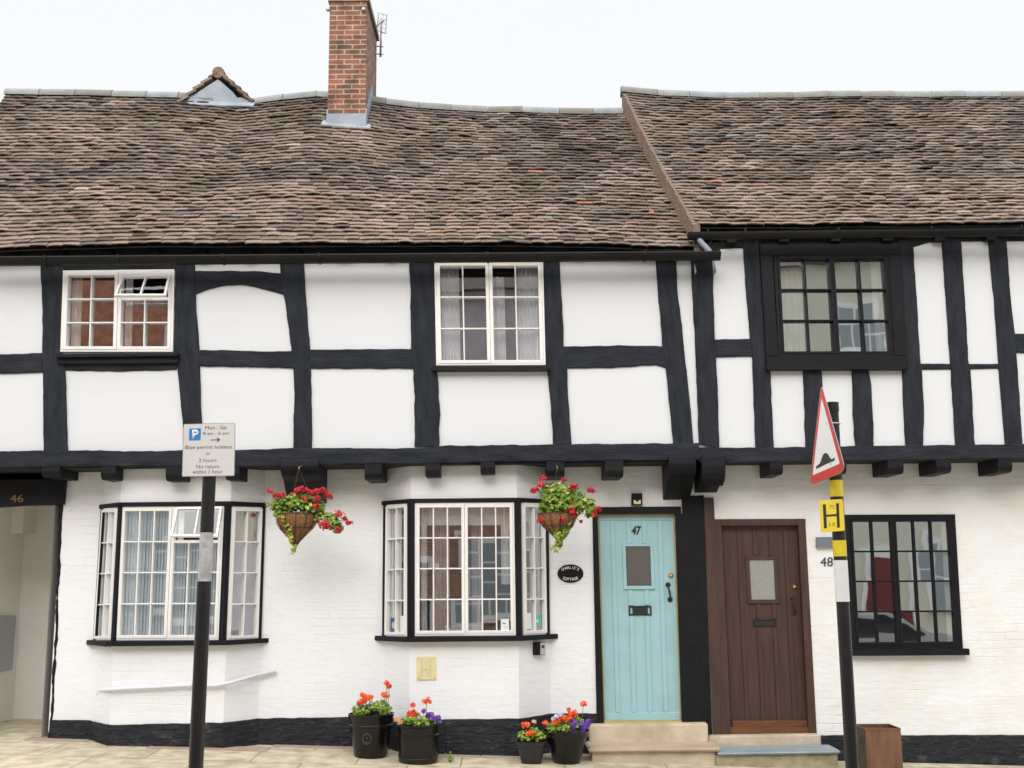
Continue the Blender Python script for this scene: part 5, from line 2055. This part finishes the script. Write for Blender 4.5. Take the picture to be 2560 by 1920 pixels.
# embossed emblem on the pot front
mb = MB()
ec = Vector((base.x - .012, base.y, base.z + H_ * .47))
for rr2, y_ in ((.042, 0), (.032, 0)):
    pts = []
    for k in range(25):
        th = 2 * math.pi * k / 24
        xx, zz_ = math.sin(th) * rr2, math.cos(th) * rr2 * 1.15
        Rr = Rt * .93
        pts.append(Vector((ec.x + xx, ec.y - math.sqrt(max(0, (Rr) ** 2 - (xx - .012) ** 2)) - .001, ec.z + zz_)))
    mb.tube(pts, .003, 5, cap=False)
Rr = Rt * .93
mb.tube([Vector((ec.x, ec.y - Rr - .001, ec.z - .028)), Vector((ec.x, ec.y - Rr - .001, ec.z + .02))], .003, 5)
mb.tube([Vector((ec.x - .014, ec.y - Rr - .001, ec.z + .006)), Vector((ec.x + .014, ec.y - Rr - .001, ec.z + .006))], .003, 5)
mb.build('emblem', 'emblem', t)
t, base, H_, Rt = pot(994, 1098, 1809, (994, 1092), 1913, [(.03, 1.02), (.10, 1.02), (.11, 1.035), (.125, 1.035), (.135, 1.02), (.155, 1.02), (.165, 1.035), (.18, 1.035), (.19, 1.0), (.70, 1.0), (.71, 1.03), (.73, 1.03), (.745, .99), (.93, .985), (.95, 1.04), (1.0, 1.05)],
    'ribbed cylindrical black pot with orange geraniums and purple petunias, second from the left')
plant(t, base.y, [(1020, 1800, 16, 14, 80, 0, .8), (1035, 1797, 22, 15, 120, .1, 1), (1060, 1802, 24, 13, 150, .3, 1), (1090, 1803, 12, 10, 50, .2, 1)],
      fl([(845, 487, 32, G), (735, 515, 20, G), (745, 590, 26, G), (705, 575, 16, G), (740, 570, 18, G), (820, 562, 16, PT), (870, 590, 26, PT), (885, 620, 24, PT), (855, 605, 20, PT), (930, 615, 26, PT), (940, 640, 16, PT), (780, 615, 8, PW), (610, 630, 22, PP), (640, 650, 20, PP)]), 52)
t, base, H_, Rt = pot(1291, 1365, 1851, (1299, 1349), 1911, [(.04, 1.0), (.80, 1.0), (.82, 1.05), (1.0, 1.05)],
    'small square black pot with orange flowers, third from the left', m='pot_black_matt', sq=2.2)
plant(t, base.y, [(1315, 1838, 20, 12, 120, .3, 1), (1345, 1838, 20, 12, 120, .3, 1), (1335, 1828, 12, 12, 50, .2, .9)],
      fl([(1635, 670, 30, G), (1690, 645, 12, PP), (1670, 735, 28, G), (1645, 740, 14, G)]), 53, size=.024)
t, base, H_, Rt = pot(1359, 1472, 1826, (1381, 1449), 1912.5, [(.03, 1.0), (.88, .97), (.91, 1.03), (1.0, 1.05)],
    'wide tapered black pot of orange and purple flowers, right beside the doorstep')
plant(t, base.y, [(1385, 1818, 18, 12, 100, .3, 1), (1410, 1816, 26, 12, 150, .3, 1), (1435, 1812, 20, 14, 100, .1, .9), (1450, 1810, 14, 16, 60, .1, .8)],
      fl([(2080, 505, 26, G), (1965, 547, 12, G), (2005, 585, 34, G), (1930, 625, 30, G), (1965, 615, 26, G), (1850, 650, 24, G), (1780, 655, 18, G), (1900, 630, 20, G), (1905, 590, 15, PW), (1870, 605, 15, PW), (1845, 620, 12, PW),
          (2005, 650, 26, PT), (2000, 690, 24, PT), (2010, 715, 14, PT), (2070, 665, 26, PT), (2085, 690, 28, PT), (2075, 720, 14, PT), (2125, 650, 26, PT), (2110, 675, 22, PT)]), 54)

# weed in a paving joint
wd = ground_at(1124, 1906)
t = thing('weed', wd, 'little green weed growing from the paving joint between the pots', 'weed')
r_ = random.Random(9)
mb, ms = MB(), MB()
for k in range(7):
    tipp = wd + Vector((r_.uniform(-.05, .05), r_.uniform(-.03, .03), r_.uniform(.03, .09)))
    ms.tube([wd, wd.lerp(tipp, .5) + Vector((0, 0, .01)), tipp], .002, 4)
    for q in range(9):
        leaf(mb, wd.lerp(tipp, r_.uniform(.4, 1.05)) + Vector((r_.gauss(0, .006), r_.gauss(0, .006), r_.gauss(0, .006))), Vector((r_.gauss(0, .5), -.6, .6)).normalized(), .014, r_, r_.uniform(.2, .8))
mb.build('foliage', 'leaf', t, fix=False)
ms.build('stems', 'stem', t)

# rusty square planter at the right
bY = 10.55
f = [at(x, y, bY) for x, y in ((2163, 1822), (2251, 1818), (2253, 1990), (2165, 1990))]
base = Vector((f[3].x, bY, gz(f[3].x, bY)))
t = thing('metal_planter', Vector(((f[0].x + f[1].x) / 2, bY, gz(f[0].x, bY))), 'rusty brown square metal planter on the pavement right of the striped pole', 'planter')
x0, x1, ztp = f[0].x, f[1].x, f[0].z
zb0 = gz(x0, bY)
L_ = x1 - x0
mb = MB()
th = .008
mb.box((x0, bY, zb0), (L_, 0, 0), (0, th, 0), (0, 0, ztp - zb0))
mb.box((x0, bY + L_, zb0), (L_, 0, 0), (0, th, 0), (0, 0, ztp - zb0 + .002))
mb.box((x1 - th, bY + th, zb0), (th, 0, 0), (0, L_ - th, 0), (0, 0, ztp - zb0 - .001))
mb.build('sides', 'rust', t)
mb = MB()
mb.box((x0, bY + th, zb0), (th, 0, 0), (0, L_ - th, 0), (0, 0, ztp - zb0 - .001))
mb.build('side_panel', 'rust_dark', t)
mb = MB()
for (a_, b_, c_) in (((x0 - .002, bY - .004, ztp - .012), (L_ + .004, 0, 0), (0, .012, 0)), ((x0 - .003, bY + .009, ztp - .0125), (.011, 0, 0), (0, L_ - .02, 0)),
                     ((x1 - .008, bY + .009, ztp - .0125), (.011, 0, 0), (0, L_ - .02, 0)), ((x0 - .002, bY + L_ - .006, ztp - .012), (L_ + .004, 0, 0), (0, .014, 0))):
    mb.box(a_, b_, c_, (0, 0, .014))
mb.build('rim', 'rust', t)
mb = MB()
mb.box((x0 + th, bY + th, zb0 + .02), (L_ - 2 * th, 0, 0), (0, L_ - th, 0), (0, 0, .3))
mb.build('soil', 'soil', t)

# ------------------------------------------------------------------ sign poles
YPL = 7.5
pl = PP_ = Plane((-20, YPL), (20, YPL))
def polept(pa, pb, y):
    t = (y - pa[1]) / (pb[1] - pa[1])
    return at(pa[0] + (pb[0] - pa[0]) * t, y, YPL)
pa, pb2 = (523.5, 1190), (488.5, 1920)
rp_ = 16.4 / 2800 * 7.7
base = polept(pa, pb2, 2000)
bot = Vector((base.x, YPL, gz(base.x, YPL) - .02))
t = thing('parking_sign', bot, 'black pole with a rectangular parking sign, standing before the left bay window', 'road sign')
def seg(y0, y1, r_, m, name, parent, pa_=pa, pb_=pb2, to_ground=None, n=24):
    mb = MB()
    a_ = polept(pa_, pb_, y0)
    b_ = polept(pa_, pb_, y1) if to_ground is None else to_ground
    mb.tube([a_, b_], r_, n)
    return mb.build(name, m, parent, smooth=True, auto=60)
seg(1075, 1331.5, rp_ * .97, 'pole_black', 'pole', t)
seg(1331.7, 1453.3, rp_ * .985, 'pole_white', 'white_band', t)
seg(1453.5, 1920, rp_ * 1.03, 'pole_black', 'lower_pole', t, to_ground=bot)
SP = Plane((-20, YPL - rp_ - .012), (20, YPL - rp_ - .012))
mb = MB()
def rrect(c, r_, n=4):
    """rounded quad from 4 px corners"""
    out = []
    for k in range(4):
        p, a_, b_ = Vector(c[k]), Vector(c[k - 1]), Vector(c[(k + 1) % 4])
        da, db = (a_ - p).normalized() * r_, (b_ - p).normalized() * r_
        for j in range(n + 1):
            u = j / n
            q0 = p + da * (1 - u)
            out.append(tuple(p + da * (1 - u) ** 2 + db * u ** 2))
    return out
sgn = [(460, 1061.5), (587, 1058), (585, 1188.5), (456, 1190.5)]
slab(mb, SP, rrect([(458.6, 1060), (588.4, 1056.6), (586.4, 1190), (454.6, 1192)], 4), -.003, .0005)
pnl = mb.build('sign_panel', 'sign_metal', t)
mb = MB()
slab(mb, SP, rrect(sgn, 3.4), .0005, .002)
mb.build('face', 'sign_face', pnl)
mb = MB()
slab(mb, SP, rrect([(473, 1071.5), (502.5, 1070.5), (501.5, 1100.5), (472, 1101.8)], 2.4), .002, .0026)
mb.build('parking_symbol', 'sign_blue', pnl)
text_mesh('P', SP, [(480.5, 1074.5), (496.5, 1074), (496, 1097.5), (480, 1098)], .0027, 'sign_white', pnl, ext=.0004, bold=.03)
def tl_(s_, x0, x1, yc, h, k=0.0, bold=0.0):
    y0 = yc - h / 2
    text_mesh(s_, SP, [(x0, y0 + k), (x1, y0 - k), (x1, y0 + h - k), (x0, y0 + h + k)], .0021, 'ink', pnl, ext=.0004, bold=bold)
tl_('Mon - Sat', 513, 567.5, 1069, 9, .5)
tl_('8 am - 6 pm', 508, 572, 1084.3, 10.5, .5)
tl_('Blue permit holders', 463.5, 580, 1119, 12, .6)
tl_('or', 515, 525.5, 1134.7, 6.5)
tl_('2 hours', 497, 541.5, 1150.6, 9, .3)
tl_('No return', 491, 548, 1166.3, 9, .3)
tl_('within 1 hour', 481, 557, 1179.3, 9.5, .4)
mb = MB()
slab(mb, SP, [(527, 1099), (546, 1098.4), (546, 1100.6), (527, 1101.2)], .002, .0026)
slab(mb, SP, [(541, 1093.8), (543.8, 1093.6), (550.5, 1099.3), (544, 1105.2), (541.2, 1105.3), (546.5, 1099.5)], .002, .0027)
mb.build('arrow', 'ink', pnl)
for y in (1085, 1165):
    mb = MB()
    c = polept(pa, pb2, y)
    mb.tube([c + Vector((math.cos(2 * math.pi * k / 24) * (rp_ + .004), math.sin(2 * math.pi * k / 24) * (rp_ + .004), 0)) for k in range(25)], .006, 5, cap=False)
    mb.build('clamp', 'sign_metal', t)

pa8, pb8 = (2079, 1010), (2130, 1920)
base = polept(pa8, pb8, 2000)
bot = Vector((base.x, YPL, gz(base.x, YPL) - .02))
t = thing('warning_sign', bot, 'banded pole carrying a red triangular road hump sign and a yellow hydrant sign', 'road sign')
r8 = 15.6 / 2800 * 7.7
kw = dict(pa_=pa8, pb_=pb8)
seg(1014, 1400.5, r8, 'pole_black', 'pole', t, **kw)
mb = MB()
a_, b_ = polept(pa8, pb8, 1007), polept(pa8, pb8, 1029)
mb.tube([a_ + Vector((0, 0, .004)), a_, b_], [r8 * .8, r8 * 1.1, r8 * 1.1], 24)
mb.build('pole_cap', 'pole_black', t, smooth=True, auto=50)
seg(1201, 1242, r8 * 1.03, 'tape_yellow', 'yellow_band', t, **kw)
seg(1351, 1391, r8 * 1.03, 'tape_yellow', 'yellow_band', t, **kw)
seg(1400.7, 1504, r8 * 1.06, 'tape_white', 'white_band', t, **kw)
seg(1504.2, 1920, r8 * .98, 'pole_black', 'lower_pole', t, to_ground=bot, **kw)
HP = Plane((-20, YPL - r8 - .012), (20, YPL - r8 - .012))
mb = MB()
slab(mb, HP, rrect([(2048, 1251.5), (2107.5, 1247.5), (2112, 1327), (2052.5, 1331.5)], 5), -.003, .001, bev=.001)
pnl = mb.build('hydrant_sign', 'sign_yellow', t)
mb = MB()
slab(mb, HP, [(2057, 1261), (2064.5, 1260.5), (2067.5, 1320.5), (2060, 1321.3)], .001, .0018)
slab(mb, HP, [(2090, 1258.3), (2097.2, 1257.8), (2100, 1318.6), (2093, 1319.2)], .001, .0018)
slab(mb, HP, [(2065.5, 1286.8), (2091.2, 1285), (2091.6, 1290.2), (2065.8, 1292)], .001, .0018)
mb.build('letter', 'ink', pnl)
text_mesh('75', HP, [(2074, 1263.6), (2085.4, 1263), (2085.8, 1272), (2074.3, 1272.6)], .0011, 'ink', pnl, ext=.0004, bold=-.008)
text_mesh('3.0', HP, [(2071, 1307), (2087, 1306), (2087.5, 1315), (2071.3, 1316)], .0011, 'ink', pnl, ext=.0004, bold=-.008)
# triangular plate, turned towards the traffic
YBL, YBR, YAP = 7.72, 7.14, 7.44
A3 = at(2051.5, 966, YAP)
B3 = at(2025, 1212, YBL)
C3 = at(2112, 1180, YBR)
nrm = (B3 - A3).cross(C3 - A3).normalized()
if nrm.y > 0: nrm = -nrm
def tp(px, py, k=0.0):
    dv = ray(px, py)
    c = Vector((0, 0, CAMZ))
    tt = (A3 + nrm * k - c).dot(nrm) / dv.dot(nrm)
    return c + dv * tt
def rtri(c, r_, n=5):
    out = []
    for k in range(3):
        p, a_, b_ = Vector(c[k]), Vector(c[k - 1]), Vector(c[(k + 1) % 3])
        da, db = (a_ - p).normalized() * r_[k], (b_ - p).normalized() * r_[k]
        for j in range(n + 1):
            u = j / n
            out.append(tuple(p + da * (1 - u) ** 2 + db * u ** 2))
    return out
out_t = rtri([(2052.5, 958), (2023.5, 1215), (2114, 1178)], [20, 16, 20])
mb = MB()
mb.prism([tp(x, y, 0) for x, y in out_t], [tp(x, y, 0) - nrm * .004 for x, y in out_t])
tri = mb.build('triangular_panel', 'sign_metal', t)
mb = MB()
o2 = rtri([(2052.6, 961), (2024.8, 1213.5), (2112.8, 1177.5)], [20, 16, 20])
mb.prism([tp(x, y, .0012) for x, y in o2], [tp(x, y, .0) for x, y in o2])
mb.build('red_border', 'sign_red', tri)
mb = MB()
o3 = rtri([(2054, 995), (2031.5, 1188.5), (2099.5, 1159)], [4, 4, 4])
mb.prism([tp(x, y, .002) for x, y in o3], [tp(x, y, .0012) for x, y in o3])
mb.build('white_panel', 'sign_white', tri)
mb = MB()
hz = [(465, 905), (465, 883), (485, 868), (498, 855), (508, 825), (520, 790), (532, 774), (545, 770), (560, 776), (574, 798), (585, 818), (596, 823), (618, 808), (621, 833), (540, 868)]
hz = [(1900 + x / 3.318, 900 + y / 3.318) for x, y in hz]
mb.prism([tp(x, y, .0027) for x, y in hz], [tp(x, y, .002) for x, y in hz])
mb.build('hump_symbol', 'ink', tri)
for y in (1060, 1160):
    mb = MB()
    c = polept(pa8, pb8, y)
    mb.tube([c + Vector((math.cos(2 * math.pi * k / 24) * (r8 + .004), math.sin(2 * math.pi * k / 24) * (r8 + .004), 0)) for k in range(25)], .006, 5, cap=False)
    q = tp(*(2079, y)) if y > 1100 else tp(2068, y)
    mb.tube([c, q - nrm * .003], .012, 6)
    mb.build('clamp', 'sign_metal', t)

# ------------------------------------------------------------------ far side of the street (seen mirrored in the panes)
def opp(x0, x1, zw, zr, wm, rm, label, wins, split=None, doors=()):
    YO = -5.0
    t = thing('terraced_house', ((x0 + x1) / 2, YO, -.1), label, 'house', 'houses across the street')
    mb = MB()
    mb.box((x0, YO - 6, -.3), (x1 - x0, 0, 0), (0, 6, 0), (0, 0, (split or zw) + .3))
    mb.build('wall', wm[0], t)
    if split:
        mb = MB()
        mb.box((x0 - .0, YO - 6, split), (x1 - x0, 0, 0), (0, 6.02, 0), (0, 0, zw - split))
        mb.build('upper_wall', wm[1], t)
    mb = MB()
    mb.prism([Vector((x0, YO + .25, zw - .1)), Vector((x0, YO - 3, zr)), Vector((x0, YO - 6.2, zw - .1))], [Vector((x1, YO + .25, zw - .1)), Vector((x1, YO - 3, zr)), Vector((x1, YO - 6.2, zw - .1))])
    mb.build('roof', rm, t)
    for (xa, za, wd_, ht, nc, nr) in wins:
        mb = MB()
        mb.box((xa - .08, YO + .0, za - .08), (wd_ + .16, 0, 0), (0, .05, 0), (0, 0, ht + .16))
        o = mb.build('window', 'white_paint', t)
        mb = MB()
        for i in range(nc):
            for j in range(nr):
                pw, ph = wd_ / nc, ht / nr
                mb.box((xa + i * pw + .025, YO + .04, za + j * ph + .025), (pw - .05, 0, 0), (0, .014, 0), (0, 0, ph - .05))
        mb.build('pane', 'opposite_pane', o)
        mb = MB()
        mb.box((xa - .14, YO, za - .16), (wd_ + .28, 0, 0), (0, .12, 0), (0, 0, .075))
        mb.build('sill', 'white_paint', o)
    for (xa, wd_, m_) in doors:
        mb = MB()
        mb.box((xa - .12, YO, -.1), (wd_ + .24, 0, 0), (0, .06, 0), (0, 0, 2.35))
        o = mb.build('door', 'white_paint', t)
        mb = MB()
        mb.box((xa, YO + .05, -.1), (wd_, 0, 0), (0, .03, 0), (0, 0, 2.2))
        mb.build('leaf', m_, o)
    return t
W_ = []
opp(-18, -6.0, 10.6, 12.6, ('opposite_pale', 'opposite_brick'), 'opposite_roof', 'red brick terraced house across the street, mirrored in the left upstairs window',
    [(-16, 6.2, 1.0, 1.7, 2, 4), (-13.4, 5.8, .9, 2.0, 2, 3), (-8.6, 6.2, 1.0, 1.7, 2, 4), (-16, 1.0, 1.2, 1.9, 2, 4), (-12, 1.0, 1.2, 1.9, 2, 4), (-8.6, 1.0, 1.2, 1.9, 2, 4), (-16, 3.9, 1.0, 1.6, 2, 4), (-8.6, 3.9, 1.0, 1.6, 2, 4)], split=4.3)
opp(-5.95, 3.6, 8.8, 11, ('opposite_brown_brick', 'opposite_render'), 'opposite_roof', 'grey rendered house with brown brick ground floor, mirrored in the middle bay',
    [(-4.6, 5.6, 1.0, 1.7, 2, 3), (.6, 5.6, 1.1, 1.9, 2, 3), (-4.8, .9, 1.4, 1.6, 3, 3), (-1.2, .8, 1.9, 1.9, 3, 4), (2.0, 1.2, .9, 1.7, 2, 3)], split=3.9, doors=[(-3.0, .9, 'ink')])
opp(3.65, 17, 9.4, 12, ('opposite_cream',), 'opposite_roof', 'cream painted house with a red front door across the street, mirrored in the black windows',
    [(5.0, 4.6, 1.0, 1.7, 2, 3), (7.6, 4.6, .9, 1.7, 2, 3), (11, 4.6, 1.0, 1.7, 2, 3), (5.0, .9, 1.1, 1.8, 2, 3), (11.4, .9, 1.2, 1.8, 2, 3), (14, .9, 1.1, 1.8, 2, 3), (14, 4.6, 1.1, 1.8, 2, 3), (8.2, 7.0, .8, 1.2, 2, 2), (5.6, 7.0, .8, 1.2, 2, 2), (7.3, .9, .8, 1.7, 2, 3), (10.0, .9, .6, 1.7, 1, 2)], doors=[(8.8, .62, 'red_door')])
# silver car parked across the street
CZ = gz(9, 6.6) - .17
cy0 = -2.9
t = thing('parked_car', (7.5, cy0 + .85, CZ), 'silver hatchback parked across the street, mirrored in the black downstairs window', 'car')
prof = [(-2.0, .35), (-2.02, .75), (-1.75, .92), (-1.15, 1.0), (-.45, 1.42), (.75, 1.46), (1.45, 1.12), (1.95, 1.0), (2.02, .55), (2.0, .3)]
mb = MB()
for (ya, yb, s0, s1) in ((0, .12, .97, 1.0), (.12, 1.58, 1.0, 1.0), (1.58, 1.7, 1.0, .97)):
    f = [Vector((7.5 - x * s0, cy0 + ya, CZ + .02 + z * (s0 if z > 1 else 1))) for x, z in prof]
    g = [Vector((7.5 - x * s1, cy0 + yb, CZ + .02 + z * (s1 if z > 1 else 1))) for x, z in prof]
    mb.prism(f, g)
mb.build('body', 'car_silver', t)
for ya in (-.006, 1.706):
    mb = MB()
    pp = [(-1.0, 1.0), (-.42, 1.34), (.68, 1.37), (1.25, 1.08), (1.2, .98), (-.95, .96)]
    mb.prism([Vector((7.5 - x, cy0 + ya, CZ + z)) for x, z in pp], [Vector((7.5 - x, cy0 + ya + (.01 if ya < 0 else -.01), CZ + z)) for x, z in pp])
    mb.build('side_window', 'car_glass', t)
for x in (-1.25, 1.25):
    for y in (.08, 1.62):
        mb = MB()
        mb.tube([Vector((7.5 - x, cy0 + y - .1, CZ + .31)), Vector((7.5 - x, cy0 + y + .1, CZ + .31))], .31, 24)
        o = mb.build('wheel', 'rubber', t)
        mb = MB()
        mb.tube([Vector((7.5 - x, cy0 + y - .104, CZ + .31)), Vector((7.5 - x, cy0 + y + .104, CZ + .31))], .19, 16)
        mb.build('rim', 'sign_metal', o)

# houses added at both street ends to dim the bays' side-pane reflections
def endhouse(x0, x1, y0, y1, h, wm, label):
    t = thing('terraced_house', ((x0 + x1) / 2, (y0 + y1) / 2, -.3), label, 'house', 'houses added at the street ends')
    mb = MB()
    mb.box((x0, y0, -.6), (x1 - x0, 0, 0), (0, y1 - y0, 0), (0, 0, h + .6))
    mb.build('wall', wm, t)
    mb = MB()
    mb.prism([Vector((x0 - .2, y0, h - .05)), Vector(((x0 + x1) / 2, y0, h + 3)), Vector((x1 + .2, y0, h - .05))], [Vector((x0 - .2, y1, h - .05)), Vector(((x0 + x1) / 2, y1, h + 3)), Vector((x1 + .2, y1, h - .05))])
    mb.build('roof', 'opposite_roof', t)
    xf = x0 if x0 > 0 else x1
    sg = -1 if x0 > 0 else 1
    y = y0 + 1.2
    while y < y1 - 2:
        for z in (1.0, 4.2):
            mb = MB()
            mb.box((xf, y, z), (sg * .05, 0, 0), (0, 1.2, 0), (0, 0, 1.8))
            o = mb.build('window', 'white_paint', t)
            mb = MB()
            for i in range(2):
                for j in range(2):
                    mb.box((xf + sg * .04, y + .06 + i * .57, z + .06 + j * .87), (sg * .014, 0, 0), (0, .51, 0), (0, 0, .81))
            mb.build('pane', 'opposite_pane', o)
        y += 3.2
    return t
endhouse(34, 42, -8, 20, 7.5, 'opposite_render', 'grey rendered house added at the right end of the street, seen only mirrored')
endhouse(-42, -34, -8, 20, 7.5, 'opposite_brown_brick', 'brown brick house added at the left end of the street, seen only mirrored')
